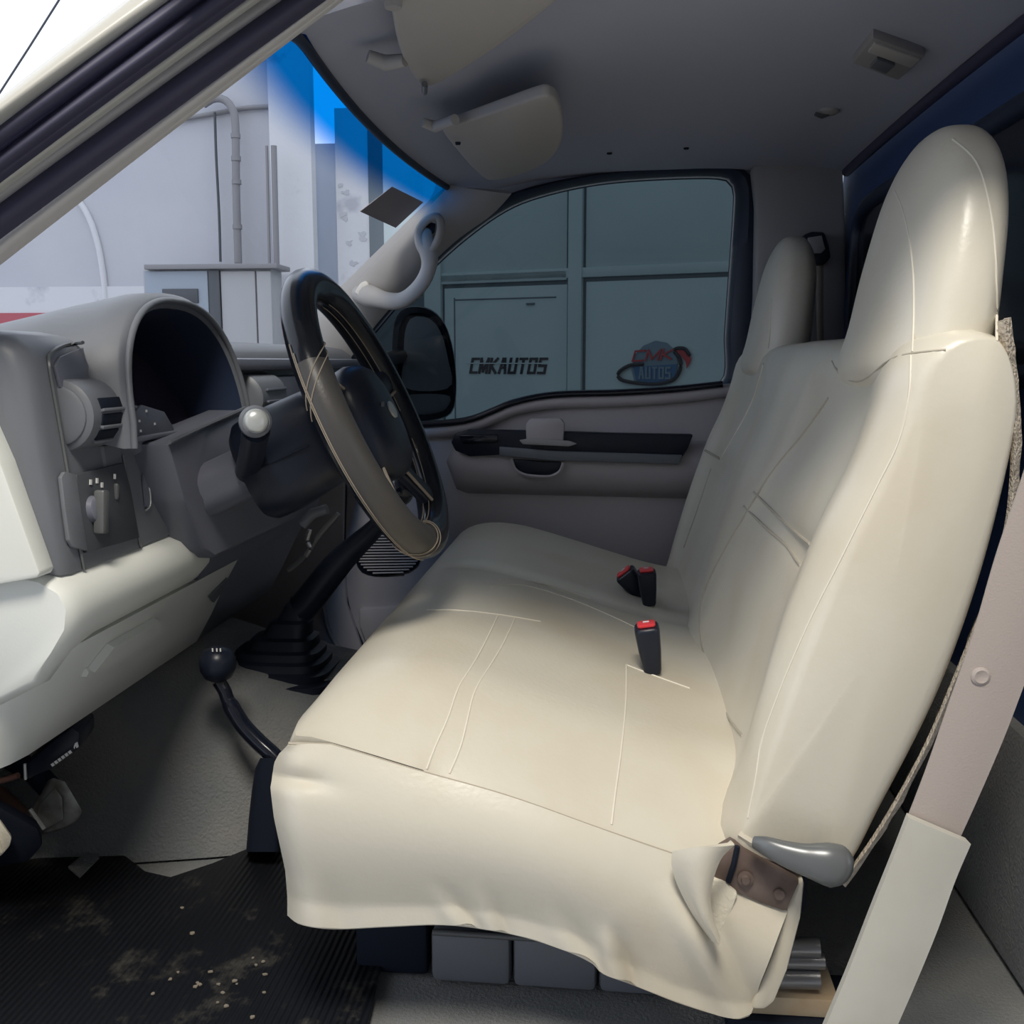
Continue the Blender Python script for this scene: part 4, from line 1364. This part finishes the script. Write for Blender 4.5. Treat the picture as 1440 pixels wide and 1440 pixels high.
# pale lower panel: padded roll + sloping panel
secs = []
RS = [(-0.70, 0.525), (-0.64, 0.528), (-0.602, 0.522), (-0.578, 0.508), (-0.569, 0.488), (-0.573, 0.462), (-0.592, 0.440), (-0.62, 0.430), (-0.70, 0.430)]
for y, k, drop in ((1.018, 0.86, 0.075), (1.023, 0.93, 0.075), (1.035, 0.98, 0.075), (1.05, 1.0, 0.072), (1.075, 1.0, 0.03), (1.10, 1.0, 0.0), (1.2, 1.0, 0), (1.3, 1.0, 0), (1.38, 1.0, 0), (1.405, 0.97, 0), (1.42, 0.88, 0), (1.428, 0.7, 0), (1.432, 0.4, 0)):
    c = V((-0.63, 0.48))
    sec = []
    for i, (a, b) in enumerate(RS):
        p = V((a, b))
        if i >= 6:
            p.y -= drop * (1.0 if i == 8 else (0.45 if i == 7 else 0.1))
        p = c + (p - c) * k
        sec.append(V((p.x, y, p.y)))
    secs.append(sec)
roll = loft('knee_roll', secs, 'dash_light', dash, True, 50)
secs = []
LS = [(-0.606, 0.428), (-0.625, 0.395), (-0.655, 0.335), (-0.682, 0.288), (-0.700, 0.284), (-0.715, 0.30), (-0.69, 0.36), (-0.64, 0.43)]
for y, dx in ((1.03, -0.05), (1.045, -0.034), (1.07, -0.012), (1.10, 0), (1.2, 0), (1.35, 0), (1.50, 0.0), (1.60, 0.0)):
    secs.append([V((a + dx * (1 if b > 0.33 else 0.4), y, b - (0.02 if dx < -0.03 else 0) * (1 if b > 0.33 else 0))) for a, b in LS])
low = loft('lower_panel', secs, 'dash_light', dash, True, 50)
secs = [[V((a - 0.004, y, b)) for a, b in LS] for y in (1.602, 1.7, 1.85, 1.98)]
low2 = loft('center_lower_panel', secs, 'dash_dark', dash, True, 50)
secs = [[V((a, y, b)) for a, b in [(-0.588, 0.525), (-0.575, 0.50), (-0.59, 0.45), (-0.61, 0.425), (-0.68, 0.43), (-0.68, 0.52)]] for y in (1.44, 1.6, 1.8, 2.0)]
loft('center_mid_panel', secs, 'dash_dark', dash, True, 50)
BV_L = bvh_of([low])
rec = patch('pull_recess', [(122, 940), (150, 905), (216, 868), (219, 882), (200, 900), (150, 930)], BV_L, 'dash_light', dash, 0.001, 0.011)
tube('recess_lip', [cast(BV_L, u, v, 0.004) for u, v in ((118, 946), (152, 928), (200, 902), (220, 882))], 0.006, 'dash_light', dash, n=6)
pc2 = patch('column_clip', [(292, 838), (308, 822), (318, 812), (310, 830), (298, 846)], BV_L, 'dash_mid', dash, 0.001, 0.004)
# pale side trim at the door end
st = prism('side_trim', [P(u, v, 1.0) for u, v in [(-330, 440), (-90, 440), (-40, 560), (0, 650), (56, 806), (52, 813), (0, 822), (-90, 834), (-330, 850)]], (0, 0.03, 0), 'dash_light', dash, 0.006)
# hardware under the column
tube('column_bar', [P(425, 738, 1.5), P(440, 722, 1.5), P(460, 716, 1.5)], 0.008, 'dash_mid', dash, n=8)
tube('cable_loop', [P(a.x, a.y, 1.62) for a in pl([(476, 722), (455, 745), (440, 765), (433, 775), (420, 790), (405, 802)], 16)], 0.004, 'steel_dark', dash, n=6)
tube('cable_loop', [P(a.x, a.y, 1.60) for a in pl([(436, 745), (432, 760), (436, 770), (430, 782)], 12)], 0.004, 'silver', dash, n=6)

# =================================================================== STEERING COLUMN + STALK
WC = V((-0.318, 1.345, 0.680))          # wheel centre
TILT = math.radians(24.5)
AX = V((math.cos(TILT), 0, math.sin(TILT)))     # towards the driver
UPW = V((-math.sin(TILT), 0, math.cos(TILT)))   # up in the wheel plane
SD = V((0, 1, 0))
col_ = thing('steering_column', 'black steering column shroud behind the wheel', 'steering column', WC - AX * 0.24)
secs = []
for d, hy, hz, dz in ((-0.178, 0.058, 0.062, -0.008), (-0.168, 0.066, 0.070, -0.006), (-0.14, 0.068, 0.072, -0.004), (-0.07, 0.062, 0.066, 0), (-0.045, 0.054, 0.056, 0), (-0.04, 0.045, 0.045, 0)):
    secs.append([WC + AX * d + SD * a + UPW * (b + dz) for a, b in sq(0, 0, hy, hz, 3.2, 36)])
loft('shroud', secs, 'black_plastic', col_, True, 50)
tube('column_tube', [WC - AX * 0.27, WC - AX * 0.2, WC - AX * 0.1], 0.036, 'dash_dark', col_, n=18)
tube('shroud_seam', [WC + AX * d + SD * -0.0675 + UPW * -0.006 for d in (-0.16, -0.12, -0.075)], 0.0015, 'black_matte', col_, n=6)
lathe('ignition_barrel', WC - AX * 0.16 + UPW * 0.05 + SD * 0.06, (0.2, 1, 0.1), [(0, 0.018), (0.025, 0.018), (0.027, 0.012)], 'silver', col_, 18)
sk = thing('indicator_stalk', 'black indicator stalk with round silver end button left of the wheel', 'lever', P(350, 665, 1.30))
a, b = P(350, 662, 1.31), P(360, 604, 1.19)
tube('stalk_arm', [a, a.lerp(b, 0.3), a.lerp(b, 0.7), b], [0.018, 0.017, 0.016, 0.017], 'black_plastic', sk, n=16)
c = P(360, 592, 1.165)
dirn = (CAM - c).normalized() + V((0.15, 0, 0.1))
lathe('stalk_end', c - dirn.normalized() * 0.022, dirn, [(0, 0.017), (0.010, 0.019), (0.018, 0.019), (0.022, 0.016)], 'dash_mid', sk, 24)
lathe('end_button', c, dirn, [(0, 0.0145), (0.003, 0.014), (0.006, 0.0115), (0.0075, 0.006), (0.008, 0.001)], 'silver_paint', sk, 24, 60)
prism('stalk_gaiter', [P(u, v, 1.33) for u, v in [(324, 650), (370, 640), (378, 665), (345, 682), (332, 672)]], (-0.012, 0.01, 0), 'black_matte', sk, 0.002)

# =================================================================== STEERING WHEEL
whl = thing('steering_wheel', 'black leather covered steering wheel with pale stitching', 'steering wheel', WC)
RM, rm = 0.184, 0.0235


def rim_pt(a, b=0.0, r=rm):
    """a round the wheel (0 = top, towards passenger positive), b round the tube (0 = outward, 90 = to driver)"""
    rad = UPW * math.cos(a) + SD * math.sin(a)
    return WC + rad * (RM + r * math.cos(b)) + AX * (r * 0.93 * math.sin(b))


NA, NB = 96, 22
rows = [[rim_pt(2 * math.pi * i / NA, 2 * math.pi * j / NB, rm) for j in range(NB)] for i in range(NA)]
bm, _ = bm_grid(rows, close_u=True, close_v=True)
rim = finish('rim', bm, 'wheel_leather', whl, 60)
# grey grip section: lower near side of the cover
rows = []
for i in range(49):
    a = math.radians(lerp(196, 292, i / 48))
    rows.append([rim_pt(a, math.radians(lerp(-25, 150, j / 12)), rm * 1.03) for j in range(13)])
sheet('grip_cover', rows, 'wheel_leather_grey', whl, 0.001, 60)
for bb, a0, a1, nm in ((152, 190, 300, 'stitching'), (146, 192, 296, 'stitching'), (-28, 190, 300, 'stitching'), (-22, 192, 296, 'stitching')):
    tube(nm, [rim_pt(math.radians(lerp(a0, a1, i / 60)), math.radians(bb), rm * 1.05) for i in range(61)], 0.0008, 'thread', whl, n=5)
for a in (193, 197, 290, 294):
    tube('stitching', [rim_pt(math.radians(a + 0.14 * (b_ - 60) * (1 if a > 200 else -1)), math.radians(b_), rm * 1.055) for b_ in range(-60, 190, 10)], 0.0008, 'thread', whl, n=5)
for a0, a1 in ((10, 92), (108, 185)):
    for bb in (168, 190):
        tube('stitching', [rim_pt(math.radians(lerp(a0, a1, i / 40)), math.radians(bb), rm * 1.05) for i in range(41)], 0.0007, 'thread', whl, n=5)
# hub pad
secs = []
for d, k in ((-0.035, 0.62), (-0.02, 0.86), (-0.004, 0.97), (0.010, 1.0), (0.022, 0.95), (0.030, 0.84), (0.036, 0.62), (0.039, 0.3), (0.040, 0.05)):
    secs.append([WC + AX * (d - 0.012) + SD * (x * k) + UPW * (z * k) for x, z in sq(0, -0.012, 0.088, 0.082, 2.9, 44)])
hub = loft('hub_pad', secs, 'black_plastic', whl, True, 50)
em = [WC + AX * 0.0275 + SD * x + UPW * (z - 0.006) for x, z in sq(0, 0, 0.016, 0.012, 2, 28)]
prism('emblem', em, AX * 0.003, 'silver_paint', hub, 0.001)
for x in (-0.03, -0.036):
    box('horn_symbol', WC + AX * 0.0275 + SD * x + UPW * 0.004, (0.002, 0.004, 0.006), 'dash_mid', hub, 0.0)
for a in (75, 285, 145, 215):
    ar = math.radians(a)
    rad = UPW * math.cos(ar) + SD * math.sin(ar)
    tn = rad.cross(AX)
    secs = []
    for s, wd_, dp_, off in ((0.055, 0.026, 0.012, -0.014), (0.09, 0.022, 0.011, -0.012), (0.125, 0.018, 0.010, -0.006), (0.155, 0.019, 0.011, -0.001), (0.178, 0.022, 0.013, 0.0)):
        secs.append([WC + rad * s + AX * (off + dp_ * y) + tn * (wd_ * x) for x, y in sq(0, 0, 1, 1, 2.6, 20)])
    loft('spoke', secs, 'black_plastic', whl, True, 60)
    tube('spoke_trim', [WC + rad * s + AX * (off + 0.010) + tn * w_ for s, off, w_ in ((0.08, -0.010, 0.018), (0.12, -0.006, 0.0155), (0.16, 0.0, 0.018))], 0.0022, 'thread', whl, n=6)

# =================================================================== LEVERS ON THE TUNNEL
gb = thing('gear_lever', 'black gear lever rising from a stepped rubber boot on the tunnel', 'lever', P(400, 962, 1.70))
base = P(388, 955, 1.66)
tops = [(0.0, 0.118, 0.088, 0, 0), (0.012, 0.118, 0.088, 0, 0), (0.014, 0.098, 0.074, 0.003, 0), (0.026, 0.100, 0.075, 0.004, 0), (0.030, 0.086, 0.066, 0.006, 0), (0.042, 0.086, 0.064, 0.008, 0), (0.046, 0.074, 0.056, 0.010, 0), (0.058, 0.073, 0.054, 0.013, 0), (0.062, 0.058, 0.046, 0.016, 0), (0.078, 0.054, 0.042, 0.020, 0), (0.082, 0.040, 0.034, 0.024, 0), (0.105, 0.034, 0.030, 0.032, 0), (0.110, 0.026, 0.024, 0.036, 0), (0.135, 0.022, 0.020, 0.046, 0)]
secs = [[base + V((dx, 0, h)) + V((x, y, 0)) for x, y in sq(0, 0, a, b_, 4, 32)] for h, a, b_, dx, _ in tops]
loft('boot', secs, 'black_plastic', gb, True, 30)
q0 = base + V((0.046, 0, 0.125))
lev = [q0, P(430, 850, 1.66), P(478, 790, 1.66), P(528, 742, 1.67), P(552, 712, 1.68), P(560, 700, 1.68)]
tube('lever_rod', crom(lev, 24), [interp([(0, 0.026), (0.4, 0.024), (0.75, 0.016), (1, 0.010)], i / 23) for i in range(24)], 'black_plastic', gb, n=14)
ball('knob', P(562, 692, 1.68), 0.024, 'black_gloss', gb)

tl = thing('transfer_lever', 'bent black transfer lever with round knob in front of the seat', 'lever', P(372, 1195, 1.40))
kc2 = P(306, 930, 1.42)
lathe('knob', kc2 - V((0, 0, 0.03)), (0, 0, 1), [(0, 0.010), (0.006, 0.020), (0.018, 0.026), (0.034, 0.027), (0.046, 0.021), (0.052, 0.010), (0.053, 0.002)], 'black_plastic', tl, 22, 60)
for u in (299, 305, 310):
    box('shift_mark', P(u, 914, 1.40), (0.002, 0.001, 0.005), 'white_mark', tl)
rodp = [kc2 - V((0, 0, 0.03)), P(316, 972, 1.42), P(322, 988, 1.42), P(340, 1018, 1.415), P(362, 1042, 1.41), P(384, 1062, 1.405), P(400, 1080, 1.40)]
tube('lever_rod', crom(rodp, 26), [interp([(0, 0.010), (0.2, 0.010), (0.25, 0.0125), (1, 0.0125)], i / 25) for i in range(26)], 'black_gloss', tl, n=14, ref=V((0, 1, 0)))
secs = []
for v, hw in ((1198, 24), (1150, 23), (1110, 21), (1080, 18), (1066, 12)):
    secs.append([P(370 + (1198 - v) * 0.06 + (hw * x), v, 1.40 + 0.03 * y) for x, y in sq(0, 0, 1, 1, 4, 20)])
loft('lever_bracket', secs, 'black_matte', tl, True, 40)

# =================================================================== PEDALS
pd = thing('brake_pedal', 'worn metal brake pedal with black arm beside the tunnel', 'pedal', P(85, 1175, 1.30))
pad = [P(u, v, 1.28) for u, v in [(55, 1128), (74, 1092), (92, 1098), (117, 1140), (112, 1152), (92, 1164), (62, 1172), (45, 1150)]]
padn = V((0.75, -0.45, 0.5)).normalized()
prism('pad', pad, -padn * 0.018, 'pedal_metal', pd, 0.003)
prism('pad_insert', [P(u, v, 1.277) for u, v in [(56, 1130), (76, 1108), (86, 1122), (88, 1152), (64, 1166), (50, 1150)]], padn * 0.003, 'pedal_metal', pd, 0.002)
tube('pad_edge', [P(u, v, 1.272) for u, v in ((42, 1138), (52, 1152), (62, 1166))], 0.003, 'silver_paint', pd, n=6)
tube('pedal_arm', [P(70, 1108, 1.30), P(48, 1085, 1.31), P(20, 1070, 1.32), P(-10, 1040, 1.33), P(-30, 990, 1.34)], 0.016, 'black_matte', pd, n=10)
cpd = thing('clutch_pedal', 'pale ribbed clutch pedal cut off by the left picture edge', 'pedal', P(0, 1210, 1.18))
prism('pad', [P(u, v, 1.19) for u, v in [(-40, 1150), (0, 1154), (17, 1178), (14, 1190), (2, 1204), (-40, 1220)]], (-0.01, 0.015, -0.004), 'foam', cpd, 0.003)
for k in range(4):
    tube('rib', [P(-25 + k * 9, 1205 - k * 2, 1.188), P(-30 + k * 9, 1185 - k * 2, 1.188)], 0.002, 'foam', cpd, n=6)
prism('pedal_arm', [P(u, v, 1.22) for u, v in [(-60, 1130), (0, 1135), (55, 1165), (62, 1190), (40, 1215), (0, 1222), (-60, 1230)]], (-0.02, 0.03, 0), 'black_matte', cpd, 0.008)
md = thing('control_module', 'black box with white lettering hanging below the dashboard', 'module', P(75, 1080, 1.22))
prism('case', [P(u, v, 1.22) for u, v in [(30, 1080), (70, 1045), (100, 1022), (112, 1030), (112, 1052), (72, 1082), (36, 1098)]], (-0.01, 0.06, 0.004), 'black_plastic', md, 0.004)
la, lb = P(72, 1077, 1.212), P(101, 1056, 1.212)
for k in range(6):
    s = k / 6
    box('lettering', la.lerp(lb, s + 0.08), (0.0042, 0.001, 0.0042), 'white_mark', md, 0.0, Matrix.Rotation(-0.6, 3, 'Y'))
prism('logo', [P(u, v, 1.212) for u, v in [(104, 1050), (106, 1045), (109, 1043), (111, 1050), (108, 1052), (107, 1048), (105, 1053)]], (0, -0.001, 0), 'white_mark', md)
tube('bracket', [P(35, 1074, 1.215), P(36, 1096, 1.215)], 0.002, 'silver_paint', md, n=6)
tag(tube('wire', [P(a.x, a.y, 1.24) for a in pl([(-30, 1102), (0, 1098), (15, 1094), (26, 1090)], 10)], 0.004, 'wire_red'), 'reddish wire under the dash at the left edge', 'wire')
tag(tube('linkage_rod', [P(-30, 1100, 1.36), P(0, 1120, 1.36), P(26, 1145, 1.36), (P(40, 1160, 1.36))], 0.014, 'wire_red', n=10), 'rusty linkage rod behind the pedals', 'rod')

# =================================================================== FLOOR MAT
mp = [(-60, 1180), (20, 1200), (80, 1178), (118, 1206), (100, 1226), (125, 1236), (140, 1210), (175, 1207), (205, 1230), (240, 1238), (300, 1218), (350, 1197), (400, 1190), (460, 1200), (540, 1230), (560, 1300), (530, 1370), (505, 1470), (-60, 1500)]
mq = [PZ(u, v, 0.004) for u, v in [(-60, 1230), (60, 1210), (110, 1205), (175, 1207), (205, 1230), (240, 1238), (300, 1218), (350, 1197), (410, 1190), (470, 1205), (545, 1240), (570, 1300), (535, 1370), (505, 1500), (-60, 1560)]]
mt = prism('floor_mat', mq, (0, 0, 0.006), 'floor_rubber', None, 0.002)
tag(mt, 'dirty black ribbed rubber mat on the driver floor', 'floor mat')
tag(prism('carpet_tab', [PZ(u, v, 0.012) for u, v in [(122, 1200), (140, 1208), (112, 1236), (96, 1222)]], (0, 0, 0.004), 'carpet_grey', None, 0.001), 'small grey carpet tab over the edge of the rubber mat', 'tab')
random.seed(21)
for k in range(22):
    u, v = random.gauss(300, 70), random.gauss(1385, 35)
    if k > 28:
        u, v = random.uniform(330, 560), random.uniform(1240, 1400)
    if not (60 < u < 505 and 1250 < v < 1438):
        continue
    p = PZ(u, v, 0.0115)
    r = random.uniform(0.0012, 0.0035)
    pts = [p + V((r * random.uniform(0.6, 1.8) * math.cos(t), r * random.uniform(.6, 1.3) * math.sin(t), 0)) for t in [i * 2 * math.pi / 6 for i in range(6)]]
    prism('crumb', pts, (0, 0, 0.0015), 'crumb', mt)

# =================================================================== THINGS ON THE HEADLINER
def visor(name, label, px, z, tilt, grp):
    t = thing(name, label, 'sun visor', PZ(px[0][0], px[0][1], z), grp)
    q = crom([V(p) for p in px], 48, True)
    pts = []
    for a in q:
        p = PZ(a.x, a.y, z)
        pts.append(p)
    x0 = min(p.x for p in pts)
    x1 = max(p.x for p in pts)
    pts = [V((p.x, p.y, p.z + tilt * (p.x - x0) / (x1 - x0))) for p in pts]
    prism('flap', pts, (0, 0, 0.018), 'visor', t, 0.006, 3)
    return t


vd = visor('sun_visor', 'large driver sun visor folded flat against the headliner', [(545, -14), (549, 12), (560, 68), (578, 105), (598, 124), (640, 112), (720, 70), (790, 25), (842, -6), (838, -14), (690, -15)], 1.118, 0.024, 'sun visors')
o = PZ(556, 85, 1.122)
tube('visor_clip', [o + V((-0.035, 0.0, 0.006)), o + V((-0.015, 0.01, 0.0)), o + V((0.012, 0.0, 0.0))], [0.008, 0.010, 0.008], 'visor', vd, n=12)
tube('clip_pin', [PZ(597, 118, 1.112), PZ(597, 130, 1.112)], 0.004, 'lever_grey', vd, n=8)
lathe('clip_button', PZ(553, 3, 1.118), (0, 0, -1), [(0, 0.010), (0.006, 0.009)], 'trim_grey', vd, 12)
vp = visor('sun_visor', 'smaller passenger sun visor hanging slightly open', [(622, 184), (640, 178), (700, 157), (755, 138), (772, 136), (785, 146), (792, 175), (788, 205), (770, 228), (735, 245), (690, 254), (668, 240), (645, 215)], 1.112, 0.0, 'sun visors')
o = PZ(612, 178, 1.112)
tube('visor_clip', [o + V((-0.018, -0.012, 0.004)), o, PZ(640, 168, 1.112)], [0.007, 0.009, 0.008], 'visor', vp, n=12)
lathe('clip_button', PZ(644, 200, 1.106), (0, 0, -1), [(0, 0.005), (0.004, 0.004)], 'black_matte', vp, 10)

dl = thing('dome_light', 'rectangular dome light with pale lens on the headliner', 'lamp', cast(BV_HL, 1250, 72))
dq = [cast(BV_HL, u, v, 0.0) for u, v in ((1228, 40), (1302, 68), (1264, 103), (1199, 78))]
dq = [p - V((0, 0, 0.012)) for p in dq]
prism('housing', dq, (0, 0, 0.018), 'trim_grey', dl, 0.004)
c4 = (dq[0] + dq[1] + dq[2] + dq[3]) / 4
prism('lens', [c4 + (p - c4) * k + V((0, 0, -0.003)) for p, k in ((dq[0], 0.86), (dq[1], 0.86), (dq[2] .lerp(dq[1], 0.62), 0.86), (dq[3].lerp(dq[0], 0.62), 0.86))], (0, 0, 0.006), 'lamp_lens', dl, 0.001)
prism('switch', [c4 + (p - c4) * 0.35 + V((-0.004, 0.012, -0.005)) for p in dq], (0, 0, 0.005), 'dash_mid', dl, 0.001)
ch = thing('coat_hook', 'small grey coat hook on the headliner above the far headrest', 'hook', cast(BV_HL, 1165, 155))
h0 = cast(BV_HL, 1165, 155)
lathe('hook_base', h0, (0, 0, -1), [(-0.003, 0.020), (0.004, 0.019), (0.008, 0.013)], 'trim_grey', ch, 20)
tube('hook_tip', [h0 + V((0, 0, -0.006)), h0 + V((-0.012, -0.006, -0.012)), h0 + V((-0.024, -0.01, -0.008))], 0.004, 'lever_grey', ch, n=8)

# =================================================================== GRAB HANDLE
gh = thing('grab_handle', 'curved grey grab handle on the passenger front pillar', 'handle', P(510, 415, 2.38))
hp = [(500, 412), (520, 416), (545, 423), (566, 422), (585, 408), (598, 390), (604, 370), (602, 352), (596, 338), (596, 325)]
hpts = []
for i, a in enumerate(pl(hp, 44)):
    s = i / 43
    hpts.append(P(a.x, a.y, lerp(2.375, 2.30, s) - 0.045 * math.sin(math.pi * s) ** 0.5))
tube('grip', hpts, [interp([(0, 0.018), (0.1, 0.026), (0.22, 0.020), (0.45, 0.017), (0.7, 0.017), (0.88, 0.022), (1, 0.020)], i / 43) for i in range(44)], 'trim_grey', gh, n=14, ref=V((0, 1, 0)), flat=0.75)
rg = [P(a, b, 2.275) for a, b in [(590, 338), (590, 322), (602, 308), (616, 306), (620, 320), (614, 342), (602, 352)]]
tube('mount_ring', crom(rg, 30, True), 0.0095, 'trim_grey', gh, n=10, ref=V((0, 1, 0)), closed=True)
prism('mount_hole', [P(u, v, 2.285) for u, v in [(592, 334), (594, 322), (604, 312), (612, 314), (610, 326), (600, 340)]], (0, 0.01, 0), 'black_matte', gh, 0.001)
prism('screw_cap', [P(u, v, 2.335) for u, v in [(498, 411), (506, 398), (514, 394), (519, 399), (516, 408), (506, 418)]], (0, 0.02, 0), 'trim_beige', gh, 0.004)

# =================================================================== DOOR MIRROR OUTSIDE
mr = thing('door_mirror', 'black door mirror outside the passenger window', 'mirror', P(590, 590, 2.75))
hs = crom([V(p) for p in [(556, 590), (552, 540), (552, 480), (558, 445), (575, 432), (605, 436), (626, 458), (638, 500), (641, 550), (634, 580), (610, 590), (580, 592)]], 48, True)
cxy = V((597, 515))
secs = []
for k, y in ((1.0, 2.74), (1.02, 2.76), (0.98, 2.79), (0.8, 2.83), (0.4, 2.85)):
    secs.append([P(cxy.x + (a.x - cxy.x) * k, cxy.y + (a.y - cxy.y) * k, y) for a in hs])
secs.insert(0, [P(cxy.x + (a.x - cxy.x) * 0.88 + 2, cxy.y + (a.y - cxy.y) * 0.90, 2.738) for a in hs])
secs.insert(0, [P(cxy.x + (a.x - cxy.x) * 0.86 + 2, cxy.y + (a.y - cxy.y) * 0.88, 2.752) for a in hs])
loft('housing', secs, 'black_plastic', mr, True, 50)
mg = crom([V(p) for p in [(570, 545), (568, 500), (570, 465), (580, 446), (604, 448), (620, 468), (630, 505), (632, 545)]], 30, True)
prism('mirror_glass', [P(a.x, a.y, 2.749) for a in mg], (0.0, 0.003, 0), 'mirror_glass', mr)
mg = crom([V(p) for p in [(572, 556), (630, 556), (628, 574), (612, 582), (582, 582), (573, 574)]], 24, True)
prism('spotter_glass', [P(a.x, a.y, 2.749) for a in mg], (0.0, 0.003, 0), 'mirror_glass', mr)
tube('mirror_arm', [P(535, 564, 2.50), P(552, 556, 2.68), P(566, 552, 2.77)], 0.02, 'black_plastic', mr, n=10)
tube('mirror_arm', [P(535, 508, 2.50), P(552, 503, 2.68), P(566, 500, 2.77)], 0.02, 'black_plastic', mr, n=10)

# =================================================================== BEHIND THE SEAT
fa = thing('floor_anchor', 'small rusty anchor bracket on the carpet behind the belt sleeve', 'bracket', PZ(1400, 1280, 0.0))
q = PZ(1402, 1282, 0.004)
box('foot_plate', q, (0.055, 0.022, 0.008), 'bracket_brown', fa, 0.002, Matrix.Rotation(0.3, 3, 'Z'))
lathe('bolt', q + V((0.004, 0, 0.004)), (0, 0, 1), [(0, 0.009), (0.008, 0.009), (0.010, 0.006)], 'bracket_brown', fa, 8)
